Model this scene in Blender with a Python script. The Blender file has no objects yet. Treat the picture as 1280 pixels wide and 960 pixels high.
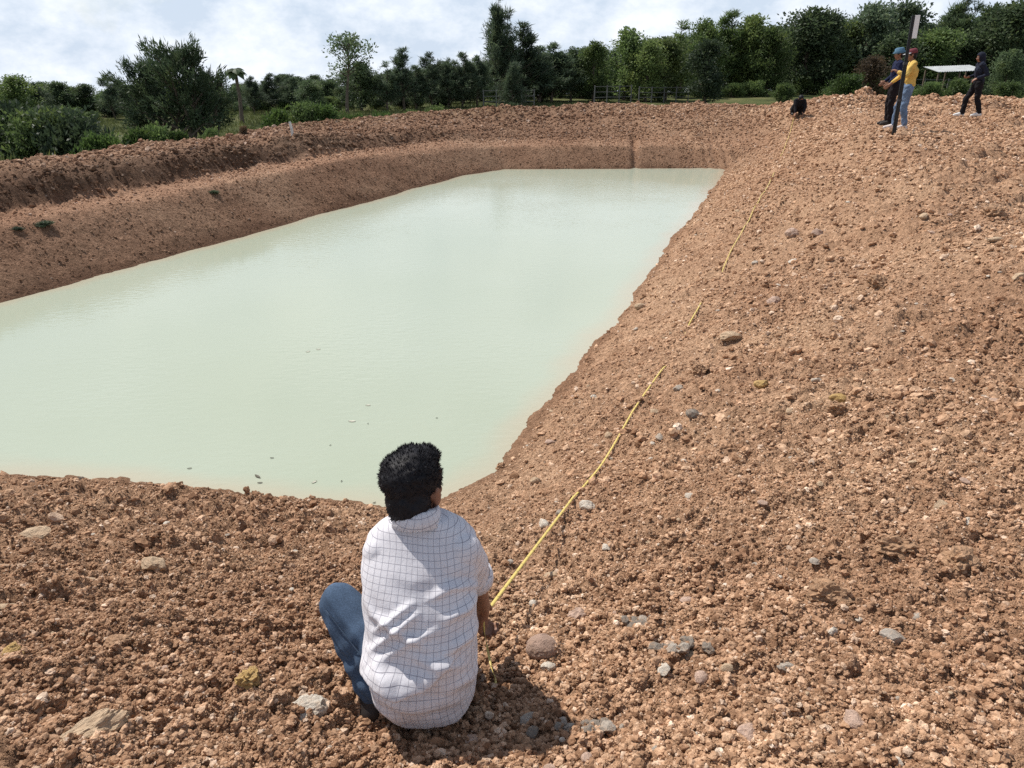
import bpy, bmesh, math, random
import numpy as np
from mathutils import Vector, Matrix, Euler

# ------------------------------------------------------------------ camera, sky, sun, exposure
scene = bpy.context.scene
COL = scene.collection
rad = math.radians
FPX, CX, CY, CAMZ = 930.0, 640.0, 480.0, 1.6
PITCH = math.atan((480 - 72) / FPX)
cam_d = bpy.data.cameras.new('camera'); cam = bpy.data.objects.new('camera', cam_d); COL.objects.link(cam)
cam_d.sensor_width = 36.0; cam_d.lens = FPX / 1280 * 36.0
cam_d.clip_start = 0.05; cam_d.clip_end = 5000
cam.location = (0, 0, CAMZ); cam.rotation_euler = (math.pi / 2 - PITCH, 0, 0)
scene.camera = cam

SUN_TO = Vector((-0.76, 0.65, 0)).normalized()
SUN_EL = rad(53)
sun_d = bpy.data.lights.new('sun', 'SUN'); sun = bpy.data.objects.new('sun', sun_d); COL.objects.link(sun)
sun_d.energy = 5.0; sun_d.angle = rad(0.6); sun_d.color = (1.0, 0.955, 0.89)
sdir = Vector((SUN_TO.x * math.cos(SUN_EL), SUN_TO.y * math.cos(SUN_EL), math.sin(SUN_EL)))
sun.rotation_euler = sdir.to_track_quat('Z', 'Y').to_euler()
sun.location = sdir * 60

world = bpy.data.worlds.new('World'); scene.world = world; world.use_nodes = True
wn = world.node_tree; wn.nodes.clear()
def wnode(t, **k):
    n = wn.nodes.new(t)
    for a, b in k.items(): setattr(n, a, b)
    return n
w_out = wnode('ShaderNodeOutputWorld'); w_bg = wnode('ShaderNodeBackground')
w_sky = wnode('ShaderNodeTexSky', sky_type='NISHITA')
w_sky.sun_disc = False; w_sky.sun_elevation = SUN_EL
w_sky.sun_rotation = math.atan2(SUN_TO.x, SUN_TO.y)
w_sky.dust_density = 0.7; w_sky.air_density = 1.0
w_tc = wnode('ShaderNodeTexCoord'); w_sep = wnode('ShaderNodeSeparateXYZ')
w_add = wnode('ShaderNodeMath', operation='ADD'); w_add.inputs[1].default_value = 0.20
w_max = wnode('ShaderNodeMath', operation='MAXIMUM'); w_max.inputs[1].default_value = 0.03
w_dx = wnode('ShaderNodeMath', operation='DIVIDE'); w_dy = wnode('ShaderNodeMath', operation='DIVIDE')
w_comb = wnode('ShaderNodeCombineXYZ')
L = wn.links.new
L(w_tc.outputs['Generated'], w_sep.inputs[0]); L(w_sep.outputs['Z'], w_add.inputs[0]); L(w_add.outputs[0], w_max.inputs[0])
L(w_sep.outputs['X'], w_dx.inputs[0]); L(w_max.outputs[0], w_dx.inputs[1])
L(w_sep.outputs['Y'], w_dy.inputs[0]); L(w_max.outputs[0], w_dy.inputs[1])
L(w_dx.outputs[0], w_comb.inputs[0]); L(w_dy.outputs[0], w_comb.inputs[1])
w_n1 = wnode('ShaderNodeTexNoise'); w_n1.inputs['Scale'].default_value = 3.2; w_n1.inputs['Detail'].default_value = 9; w_n1.inputs['Roughness'].default_value = 0.58; w_n1.inputs['Distortion'].default_value = 0.35
w_n2 = wnode('ShaderNodeTexNoise'); w_n2.inputs['Scale'].default_value = 9.0; w_n2.inputs['Detail'].default_value = 8; w_n2.inputs['Roughness'].default_value = 0.62
w_map = wnode('ShaderNodeMapping'); w_map.inputs['Scale'].default_value = (1.0, 1.0, 1.7); w_map.inputs['Location'].default_value = (0.3, 0.1, 0.0)
L(w_tc.outputs['Generated'], w_map.inputs['Vector'])
L(w_map.outputs[0], w_n1.inputs['Vector']); L(w_map.outputs[0], w_n2.inputs['Vector'])
w_r1 = wnode('ShaderNodeMapRange'); w_r1.inputs[1].default_value = 0.45; w_r1.inputs[2].default_value = 0.70; w_r1.inputs[3].default_value = 0.0; w_r1.inputs[4].default_value = 0.97
# seen edge-on towards the horizon the clouds close up; overhead the blue shows between them
w_cov = wnode('ShaderNodeMapRange'); w_cov.inputs[1].default_value = 0.0; w_cov.inputs[2].default_value = 0.55; w_cov.inputs[3].default_value = 0.26; w_cov.inputs[4].default_value = 0.0
L(w_sep.outputs['Z'], w_cov.inputs[0])
w_sum = wnode('ShaderNodeMath', operation='ADD'); L(w_n1.outputs['Fac'], w_sum.inputs[0]); L(w_cov.outputs[0], w_sum.inputs[1])
L(w_sum.outputs[0], w_r1.inputs[0])
w_ramp = wnode('ShaderNodeValToRGB')
w_ramp.color_ramp.elements[0].position = 0.40; w_ramp.color_ramp.elements[0].color = (0.52, 0.605, 0.72, 1)
w_ramp.color_ramp.elements[1].position = 0.62; w_ramp.color_ramp.elements[1].color = (0.80, 0.84, 0.90, 1)
L(w_n2.outputs['Fac'], w_ramp.inputs[0])
w_scale = wnode('ShaderNodeMix', data_type='RGBA', blend_type='MULTIPLY'); w_scale.inputs[0].default_value = 1
SKYS = 0.085
w_scale.inputs[7].default_value = (1 / SKYS * 1.12,) * 3 + (1,)
L(w_ramp.outputs[0], w_scale.inputs[6])
w_mix = wnode('ShaderNodeMix', data_type='RGBA')
L(w_r1.outputs[0], w_mix.inputs[0]); L(w_sky.outputs[0], w_mix.inputs[6]); L(w_scale.outputs[2], w_mix.inputs[7])
L(w_mix.outputs[2], w_bg.inputs['Color']); w_bg.inputs['Strength'].default_value = SKYS
L(w_bg.outputs[0], w_out.inputs['Surface'])

vs = scene.view_settings
vs.view_transform = 'Standard'; vs.look = 'None'; vs.gamma = 1; vs.use_curve_mapping = False
vs.exposure = 0.18
scene.render.engine = 'CYCLES'
cy = scene.cycles
cy.use_denoising = False
cy.max_bounces = 6; cy.diffuse_bounces = 3; cy.glossy_bounces = 2; cy.transmission_bounces = 3; cy.transparent_max_bounces = 8
cy.caustics_reflective = False; cy.caustics_refractive = False

# ------------------------------------------------------------------ helpers
rng = np.random.default_rng(7)
random.seed(7)

def pix_dir(u, v):
    x = (u - CX) / FPX; y = (CY - v) / FPX
    return x, math.cos(PITCH) + y * math.sin(PITCH), -math.sin(PITCH) + y * math.cos(PITCH)
def at_Y(u, v, Y):
    x, f, up = pix_dir(u, v); t = Y / f
    return Vector((x * t, Y, CAMZ + up * t))
def at_z(u, v, z):
    x, f, up = pix_dir(u, v); t = (z - CAMZ) / up
    return Vector((x * t, f * t, z))

def _hash(ix, iy, seed):
    h = (ix.astype(np.int64) * 374761393 + iy.astype(np.int64) * 668265263 + seed * 974711) & 0xFFFFFFFF
    h = ((h ^ (h >> 13)) * 1274126177) & 0xFFFFFFFF
    h = ((h ^ (h >> 16)) * 2246822519) & 0xFFFFFFFF
    return ((h ^ (h >> 15)) & 0xFFFFFF).astype(np.float64) / 16777216.0
def vnoise(x, y, seed=0):
    ix = np.floor(x); iy = np.floor(y); fx = x - ix; fy = y - iy
    fx = fx * fx * fx * (fx * (fx * 6 - 15) + 10); fy = fy * fy * fy * (fy * (fy * 6 - 15) + 10)
    a = _hash(ix, iy, seed); b = _hash(ix + 1, iy, seed); c = _hash(ix, iy + 1, seed); d = _hash(ix + 1, iy + 1, seed)
    return (a + (b - a) * fx + (c - a) * fy + (a - b - c + d) * fx * fy) * 2 - 1
def fbm(x, y, seed=0, octv=4, gain=0.5):
    s = np.zeros_like(x); a = 1.0; f = 1.0
    for o in range(octv):
        s += a * vnoise(x * f + 17.3 * o, y * f - 9.1 * o, seed + o); a *= gain; f *= 2.03
    return s
def clodfield(x, y, seed, amount=0.6):
    """rounded lumps: one per cell, random size; returns lump height 0..1"""
    ix = np.floor(x); iy = np.floor(y); best = np.zeros_like(x)
    for dx in (-1, 0, 1):
        for dy in (-1, 0, 1):
            cx = ix + dx; cyy = iy + dy
            r = _hash(cx, cyy, seed + 5)
            px = cx + 0.15 + 0.7 * _hash(cx, cyy, seed + 1); py = cyy + 0.15 + 0.7 * _hash(cx, cyy, seed + 2)
            R = 0.25 + 0.55 * _hash(cx, cyy, seed + 3)
            e = 0.65 + 0.7 * _hash(cx, cyy, seed + 4)
            d2 = ((x - px) ** 2 * e + (y - py) ** 2 / e) / (R * R)
            h = np.where(r < amount, np.sqrt(np.clip(1 - d2, 0, 1)) * R * 1.2, 0)
            best = np.maximum(best, h)
    return best
def sstep(a, b, x):
    t = np.clip((x - a) / (b - a), 0, 1); return t * t * (3 - 2 * t)

# ------------------------------------------------------------------ materials
MATS = {}
def new_mat(name):
    m = bpy.data.materials.new(name); m.use_nodes = True
    nt = m.node_tree; nt.nodes.clear()
    out = nt.nodes.new('ShaderNodeOutputMaterial'); b = nt.nodes.new('ShaderNodeBsdfPrincipled')
    nt.links.new(b.outputs[0], out.inputs[0]); MATS[name] = m
    return m, nt, b, out
def N(nt, t, ins=None, **k):
    n = nt.nodes.new(t)
    for a, b in k.items(): setattr(n, a, b)
    for a, b in (ins or {}).items():
        if hasattr(b, 'is_output'): nt.links.new(b, n.inputs[a])
        else: n.inputs[a].default_value = b
    return n
def ramp(nt, fac, stops):
    r = nt.nodes.new('ShaderNodeValToRGB'); e = r.color_ramp.elements
    while len(e) < len(stops): e.new(0.5)
    for i, (p, c) in enumerate(stops): e[i].position = p; e[i].color = (*c, 1)
    nt.links.new(fac, r.inputs[0]); return r
def mixc(nt, fac, a, b, mode='MIX'):
    m = nt.nodes.new('ShaderNodeMix'); m.data_type = 'RGBA'; m.blend_type = mode
    for i, v in ((0, fac), (6, a), (7, b)):
        if hasattr(v, 'is_output'): nt.links.new(v, m.inputs[i])
        elif i == 0: m.inputs[0].default_value = v
        else: m.inputs[i].default_value = (*v, 1)
    return m.outputs[2]
def simple_mat(name, col, rough=0.8, var=0.25, scale=8.0, bump=0.0, bscale=40, spec=0.3, objrand=0.0, coord='Object'):
    m, nt, b, out = new_mat(name)
    tc = N(nt, 'ShaderNodeTexCoord')
    n = N(nt, 'ShaderNodeTexNoise', {'Vector': tc.outputs[coord], 'Scale': scale, 'Detail': 5, 'Roughness': 0.6})
    lo = tuple(c * (1 - var) for c in col); hi = tuple(min(1, c * (1 + var)) for c in col)
    c = ramp(nt, n.outputs['Fac'], [(0.3, lo), (0.7, hi)]).outputs[0]
    if objrand:
        oi = N(nt, 'ShaderNodeObjectInfo')
        mr = N(nt, 'ShaderNodeMapRange', {0: oi.outputs['Random'], 3: 1 - objrand, 4: 1 + objrand})
        c = mixc(nt, 1.0, c, mr.outputs[0], 'MULTIPLY')
    nt.links.new(c, b.inputs['Base Color'])
    b.inputs['Roughness'].default_value = rough; b.inputs['Specular IOR Level'].default_value = spec
    if bump:
        n2 = N(nt, 'ShaderNodeTexNoise', {'Vector': tc.outputs[coord], 'Scale': bscale, 'Detail': 6, 'Roughness': 0.65})
        bp = N(nt, 'ShaderNodeBump', {'Height': n2.outputs['Fac'], 'Strength': bump, 'Distance': 0.02})
        nt.links.new(bp.outputs[0], b.inputs['Normal'])
    return m

def link(o, parent=None):
    COL.objects.link(o)
    if parent is not None: o.parent = parent
    return o
def tag(o, label=None, cat=None, group=None, kind=None):
    if label: o['label'] = label
    if cat: o['category'] = cat
    if group: o['group'] = group
    if kind: o['kind'] = kind
    return o
def empty(name, loc=(0, 0, 0), rz=0):
    o = bpy.data.objects.new(name, None); o.empty_display_size = 0.1
    o.location = loc; o.rotation_euler = (0, 0, rz); COL.objects.link(o); return o
def mesh_from(name, verts, faces, mat=None, smooth=False):
    me = bpy.data.meshes.new(name); me.from_pydata([tuple(v) for v in verts], [], [tuple(int(i) for i in f) for f in faces]); me.update()
    if mat: me.materials.append(mat)
    if smooth: me.polygons.foreach_set('use_smooth', [True] * len(me.polygons))
    return me
def quad_mesh(name, verts, quads, mat=None, smooth=True):
    """fast build from numpy arrays"""
    verts = np.asarray(verts, np.float32); quads = np.asarray(quads, np.int32); k = quads.shape[1]
    me = bpy.data.meshes.new(name)
    me.vertices.add(len(verts)); me.vertices.foreach_set('co', verts.ravel())
    me.loops.add(quads.size); me.loops.foreach_set('vertex_index', quads.ravel())
    me.polygons.add(len(quads)); me.polygons.foreach_set('loop_start', np.arange(0, quads.size, k, dtype=np.int32))
    me.polygons.foreach_set('loop_total', np.full(len(quads), k, np.int32))
    me.polygons.foreach_set('use_smooth', np.full(len(quads), smooth))
    me.update(calc_edges=True); me.validate()
    if mat: me.materials.append(mat)
    return me
def from_bm(name, bm, mat=None, parent=None, smooth=False):
    me = bpy.data.meshes.new(name); bm.to_mesh(me); bm.free()
    if mat: me.materials.append(mat)
    if smooth: me.polygons.foreach_set('use_smooth', [True] * len(me.polygons))
    return link(bpy.data.objects.new(name, me), parent)
def bm_box(bm, c, size, rot=None):
    M = Matrix.Translation(c) @ (rot.to_4x4() if rot is not None else Matrix()) @ Matrix.Diagonal((*size, 1))
    return bmesh.ops.create_cube(bm, size=1, matrix=M)
def bm_tube(bm, pts, radii, seg=8, caps=True):
    pts = [Vector(p) for p in pts]; rings = []
    for i, p in enumerate(pts):
        d = (pts[min(i + 1, len(pts) - 1)] - pts[max(i - 1, 0)]).normalized()
        a = d.orthogonal().normalized() if i == 0 else (a - d * a.dot(d)).normalized()
        b = d.cross(a)
        rings.append([bm.verts.new(p + (a * math.cos(2 * math.pi * k / seg) + b * math.sin(2 * math.pi * k / seg)) * radii[i]) for k in range(seg)])
    for r0, r1 in zip(rings, rings[1:]):
        for k in range(seg): bm.faces.new((r0[k], r0[(k + 1) % seg], r1[(k + 1) % seg], r1[k]))
    if caps:
        bm.faces.new(rings[0][::-1]); bm.faces.new(rings[-1])

# ------------------------------------------------------------------ terrain
WATER_Z = -1.4; FIELD_Z = -1.5
POLY = [(-0.62, 4.52), (-0.1, 5.05), (6.3, 22.45), (5.9, 22.75), (-0.2, 22.45), (-1.35, 21.3), (-6.85, 9.55), (-9.6, 5.2), (-9.2, 4.6), (-4.05, 5.08)]
EDGE_SIDE = ['near', 'right', 'right', 'far', 'far', 'left', 'left', 'left', 'near', 'near']
PROF = {
    'near': [(-6, -2.9), (-0.6, -1.72), (0, -1.4), (2.8, -0.40), (4.3, -0.03), (5.5, 0), (40, 0.0)],
    'right': [(-6, -3.2), (-0.8, -1.8), (0, -1.4), (1.2, -0.80), (2.2, -0.36), (3.1, -0.05), (3.7, 0.07), (4.6, 0.01), (30, 0.05)],
    'far': [(-6, -3.2), (-0.6, -1.75), (0, -1.4), (0.95, -0.86), (1.7, -0.80), (4.0, -0.42), (4.9, 0), (6.6, 0.02), (10.5, -1.5), (60, -1.5)],
    'left': [(-6, -3.2), (-0.7, -1.8), (0, -1.4), (1.20, -0.66), (1.92, -0.60), (2.28, -0.26), (3.6, -0.14), (5, -0.3), (8, -1.5), (60, -1.5)],
}
def seg_dist(x, y, a, b):
    ax, ay = a; bx, by = b; dx, dy = bx - ax, by - ay
    t = np.clip(((x - ax) * dx + (y - ay) * dy) / (dx * dx + dy * dy), 0, 1)
    return np.hypot(x - ax - t * dx, y - ay - t * dy)
def pond(x, y):
    inside = np.zeros(x.shape, bool); n = len(POLY)
    ds = {}
    for i in range(n):
        a, b = POLY[i], POLY[(i + 1) % n]
        d = seg_dist(x, y, a, b); s = EDGE_SIDE[i]
        ds[s] = d if s not in ds else np.minimum(ds[s], d)
        c = (a[1] > y) != (b[1] > y)
        xi = (b[0] - a[0]) * (y - a[1]) / ((b[1] - a[1]) if b[1] != a[1] else 1e-9) + a[0]
        inside ^= c & (x < xi)
    dmin = np.minimum.reduce(list(ds.values()))
    sd = np.where(inside, -dmin, dmin)
    w = {s: np.exp(-(d - dmin) / 0.7) for s, d in ds.items()}
    k = sstep(6.6, 9.0, x - 0.25 * (y - 24)) * w['far']; w['far'] = w['far'] - k; w['right'] = w['right'] + k
    tot = sum(w.values())
    return sd, {s: v / tot for s, v in w.items()}
def macro(x, y):
    sd, w = pond(x, y)
    sdw = sd + 0.07 * vnoise(x * 0.9, y * 0.9, 61) + 0.03 * vnoise(x * 3.1, y * 3.1, 62)
    z = np.zeros_like(x)
    for s, p in PROF.items():
        xp, fp = zip(*p); z += w[s] * np.interp(sdw, xp, fp)
    # spoil ridge behind the people, and the drop to the fields beyond it
    yr = 26.2 - 0.03 * (x - 8.5) + 0.5 * vnoise(x * 0.35, x * 0 + 3, 70)
    z += 0.40 * np.exp(-((y - yr) / 1.1) ** 2) * sstep(8.3, 10.5, x) * (1 + 0.25 * vnoise(x * 0.8, y * 0.8, 71))
    z += (FIELD_Z - z) * sstep(28.5, 33, y + 0.0 * x)
    R = np.hypot(x, y)
    z += (FIELD_Z - z) * np.where(y < 5, sstep(13, 19, R), 0) * (sd > 0)
    z += np.where((x > 0) & (y >= 5), (FIELD_Z - z) * sstep(24, 30, x), 0)
    z -= 0.05 * np.maximum(0, y - 72 - 0.44 * np.clip(x, -40, 60)) * (y > 30)      # the fields slope gently away
    # slumped hollow and low mound on the right hand bank
    for (mx, my, sx, sy, h) in ((5.0, 9.5, 1.3, 1.6, 0.24), (4.3, 6.2, 0.9, 1.1, 0.13), (6.3, 12.5, 1.0, 2.2, -0.17), (7.0, 15.5, 0.7, 2.6, 0.16), (6.6, 10.2, 0.8, 1.2, 0.13), (2.6, 3.2, 0.7, 0.6, 0.07), (8, 15, 2, 1.5, 0.12), (3.6, 8.6, 0.5, 1.6, -0.07)):
        z += h * np.exp(-((x - mx) / sx) ** 2 - ((y - my) / sy) ** 2)
    # groove and digger-tooth ribs in the far bank
    g = np.exp(-((x - (3.62 + 0.10 * (y - 22.5))) / 0.10) ** 2) * ((y > 22.3) & (y < 24.6))
    z -= 0.14 * g
    rib = ((x > 5.0) & (x < 6.9) & (y > 22.2) & (y < 24.0))
    z += np.where(rib, 0.028 * np.sin(x * 2 * math.pi / 0.27 + 1.5 * vnoise(x * 2, y * 2, 72)) * sstep(-0.6, 0.5, vnoise(x * 1.7, y * 0.6, 73)), 0)
    return z, sd, w
def soil_mask(x, y, sd, w):
    far = w['far'] * sstep(8.3, 6.6, sd) + w['left'] * sstep(5.6, 4.2, sd + 0.5 * vnoise(x * 0.7, y * 0.7, 90)) + (w['near'] + w['right'])
    m = np.clip(far, 0, 1) * sstep(32.0, 29.5, y + 1.0 * vnoise(x * 0.3, y * 0.3, 91))
    R = np.hypot(x, y)
    m = np.where((y < 5), m * sstep(17, 14.5, R), m)
    m = np.where(x > 22, m * sstep(29, 26, x), m)
    return m
def height(x, y, lod=None):
    x = np.atleast_1d(np.asarray(x, float)); y = np.atleast_1d(np.asarray(y, float))
    z, sd, w = macro(x, y); m = soil_mask(x, y, sd, w)
    dry = sstep(-0.25, 0.35, sd)
    smooth_side = (w['far'] + w['left']) * sstep(2.2, 1.2, sd)      # trimmed lower faces of the left and far banks
    lower = w['right'] * sstep(1.6, 0.5, sd)
    ridge = (w['far'] * sstep(3.3, 4.2, sd) + w['left'] * sstep(1.6, 2.0, sd)) + sstep(23.5, 25, y) * (x > 8)
    rough = (0.95 + 0.45 * vnoise(x * 0.45, y * 0.45, 97)) * (0.35 + 0.65 * dry) * (1 - 0.55 * smooth_side) * (1 - 0.4 * lower) * (1 + 0.25 * np.clip(ridge, 0, 1))
    d = 0.045 * fbm(x * 0.55, y * 0.55, 11, 3) + 0.024 * fbm(x * 1.9, y * 1.9, 21, 3)
    gx = x + 0.05 * vnoise(x * 7, y * 7, 31); gy = y + 0.05 * vnoise(x * 7 + 5, y * 7, 32)
    heap = 1 + 1.1 * w['right'] * sstep(2.3, 3.2, sd)
    d += heap * 0.085 * clodfield(gx * 2.4, gy * 2.4, 100, 0.22) * sstep(-0.1, 0.5, vnoise(x * 0.8, y * 0.8, 33))
    d += 0.046 * clodfield(gx * 6.5, gy * 6.5, 140, 0.36)
    near = sstep(24, 14, np.hypot(x, y))
    d += near * 0.036 * clodfield(gx * 17, gy * 17, 180, 0.62)
    near2 = sstep(6.5, 4, np.hypot(x, y))
    d += near2 * (0.021 * clodfield(gx * 43, gy * 43, 220, 0.7) + 0.005 * fbm(x * 60, y * 60, 240, 2))
    fieldn = 0.06 * fbm(x * 0.12, y * 0.12, 50, 3) + 0.02 * fbm(x * 1.3, y * 1.3, 55, 3)
    return z + m * d * rough + (1 - m) * fieldn, m, sd
def ground_z(x, y):
    return float(height(np.array([x]), np.array([y]))[0][0])
def pix_ground(u, v):
    """the point of the ground that pixel (u, v) looks at"""
    x, f, up = pix_dir(u, v)
    t = np.concatenate([np.linspace(1.5, 8, 500), np.linspace(8, 40, 1200), np.linspace(40, 120, 300)])
    zz = macro(x * t, f * t)[0]
    ray = CAMZ + up * t
    k = np.nonzero(ray < zz)[0]
    k = k[0] if len(k) else -1
    tt = t[k]
    return Vector((x * tt, f * tt, ground_z(x * tt, f * tt)))

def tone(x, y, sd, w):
    """multiplier on the soil colour: darkest on the left ridge face, lighter on the wheel track"""
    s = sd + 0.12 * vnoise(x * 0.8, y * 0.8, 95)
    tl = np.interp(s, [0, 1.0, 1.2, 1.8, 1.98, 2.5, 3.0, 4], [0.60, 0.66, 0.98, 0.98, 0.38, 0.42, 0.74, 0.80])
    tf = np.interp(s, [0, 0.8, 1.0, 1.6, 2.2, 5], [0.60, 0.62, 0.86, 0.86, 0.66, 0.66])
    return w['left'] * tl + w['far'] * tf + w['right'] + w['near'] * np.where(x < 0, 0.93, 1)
def build_terrain():
    th = np.concatenate([np.linspace(-180, -47, 90)[:-1], np.linspace(-47, -39, 30)[:-1], np.linspace(-39, 39, 640), np.linspace(39, 47, 30)[1:], np.linspace(47, 180, 90)[1:]])
    th = np.radians(th)
    r = [0.06, 0.2, 0.4, 0.6, 0.8, 0.95, 1.08]; 
    while r[-1] < 32:
        q = r[-1]; r.append(q + min(0.85 * (q * q + 2.6) / (1.6 * 744), 0.058 if q < 20 else 0.075))
    while r[-1] < 120: r.append(r[-1] * 1.025)
    while r[-1] < 2200: r.append(r[-1] * 1.15)
    r = np.array(r)
    Rg, Tg = np.meshgrid(r, th, indexing='ij')
    X = (Rg * np.sin(Tg)); Y = (Rg * np.cos(Tg))
    Z, m, sd = height(X.ravel(), Y.ravel())
    nr, nt_ = X.shape
    idx = np.arange(nr * nt_).reshape(nr, nt_)
    q = np.stack([idx[:-1, :-1], idx[:-1, 1:], idx[1:, 1:], idx[1:, :-1]], -1).reshape(-1, 4)[:, ::-1]
    me = quad_mesh('ground', np.stack([X.ravel(), Y.ravel(), Z], 1), q, None, True)
    a = me.attributes.new('soil', 'FLOAT', 'POINT'); a.data.foreach_set('value', m.astype(np.float32))
    wet = sstep(0.22, 0.02, sd + 0.06 * vnoise(X.ravel() * 2, Y.ravel() * 2, 66)) 
    a = me.attributes.new('wet', 'FLOAT', 'POINT'); a.data.foreach_set('value', wet.astype(np.float32))
    _, w = pond(X.ravel(), Y.ravel())
    red = (w['left'] + w['far']) * m
    a = me.attributes.new('reddish', 'FLOAT', 'POINT'); a.data.foreach_set('value', red.astype(np.float32))
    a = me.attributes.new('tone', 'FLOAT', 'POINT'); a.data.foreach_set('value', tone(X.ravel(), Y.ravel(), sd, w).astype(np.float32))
    return me
def soil_colour(nt, vec):
    n1 = N(nt, 'ShaderNodeTexNoise', {'Vector': vec, 'Scale': 0.7, 'Detail': 6, 'Roughness': 0.6})
    n2 = N(nt, 'ShaderNodeTexNoise', {'Vector': vec, 'Scale': 23.0, 'Detail': 6, 'Roughness': 0.7})
    c1 = ramp(nt, n1.outputs['Fac'], [(0.30, (0.385, 0.222, 0.132)), (0.52, (0.455, 0.276, 0.168)), (0.72, (0.520, 0.334, 0.208))]).outputs[0]
    c2 = ramp(nt, n2.outputs['Fac'], [(0.30, (0.48, 0.45, 0.43)), (0.5, (0.95, 0.95, 0.95)), (0.70, (1.42, 1.47, 1.53))]).outputs[0]
    n3 = N(nt, 'ShaderNodeTexNoise', {'Vector': vec, 'Scale': 5.5, 'Detail': 5, 'Roughness': 0.75})
    c3 = ramp(nt, n3.outputs['Fac'], [(0.34, (0.78, 0.76, 0.75)), (0.52, (1.0, 1.0, 1.0)), (0.68, (1.12, 1.13, 1.14))]).outputs[0]
    return mixc(nt, 1.0, mixc(nt, 1.0, c1, c2, 'MULTIPLY'), c3, 'MULTIPLY')
def ground_material():
    m, nt, b, out = new_mat('soil_and_grass')
    tc = N(nt, 'ShaderNodeTexCoord'); vec = tc.outputs['Object']
    soil = soil_colour(nt, vec)
    a_s = N(nt, 'ShaderNodeAttribute', attribute_name='soil').outputs['Fac']
    a_r = N(nt, 'ShaderNodeAttribute', attribute_name='reddish').outputs['Fac']
    a_w = N(nt, 'ShaderNodeAttribute', attribute_name='wet').outputs['Fac']
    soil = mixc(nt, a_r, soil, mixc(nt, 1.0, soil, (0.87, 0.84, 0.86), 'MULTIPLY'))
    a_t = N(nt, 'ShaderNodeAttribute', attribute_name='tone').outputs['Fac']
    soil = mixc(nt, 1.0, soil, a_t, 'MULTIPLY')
    soil = mixc(nt, a_w, soil, mixc(nt, 1.0, soil, (0.66, 0.62, 0.60), 'MULTIPLY'))
    gn = N(nt, 'ShaderNodeTexNoise', {'Vector': vec, 'Scale': 0.35, 'Detail': 6, 'Roughness': 0.65})
    grass = ramp(nt, gn.outputs['Fac'], [(0.32, (0.050, 0.060, 0.022)), (0.5, (0.085, 0.098, 0.034)), (0.62, (0.125, 0.125, 0.050)), (0.78, (0.20, 0.165, 0.095))]).outputs[0]
    nt.links.new(mixc(nt, a_s, grass, soil), b.inputs['Base Color'])
    b.inputs['Roughness'].default_value = 0.95; b.inputs['Specular IOR Level'].default_value = 0.12
    nb = N(nt, 'ShaderNodeTexNoise', {'Vector': vec, 'Scale': 70, 'Detail': 5, 'Roughness': 0.7})
    nc = N(nt, 'ShaderNodeTexVoronoi', {'Vector': vec, 'Scale': 55})
    ad = N(nt, 'ShaderNodeMath', {0: nb.outputs['Fac'], 1: nc.outputs['Distance']}, operation='SUBTRACT')
    bp = N(nt, 'ShaderNodeBump', {'Height': ad.outputs[0], 'Strength': 0.9, 'Distance': 0.014})
    nd = N(nt, 'ShaderNodeTexNoise', {'Vector': vec, 'Scale': 14, 'Detail': 5, 'Roughness': 0.75})
    bp2 = N(nt, 'ShaderNodeBump', {'Height': nd.outputs['Fac'], 'Strength': 0.8, 'Distance': 0.07, 'Normal': bp.outputs[0]})
    nt.links.new(bp2.outputs[0], b.inputs['Normal'])
    return m
ground_me = build_terrain(); ground_me.materials.append(ground_material())
ground = tag(link(bpy.data.objects.new('ground', ground_me)), kind='structure')

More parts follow.
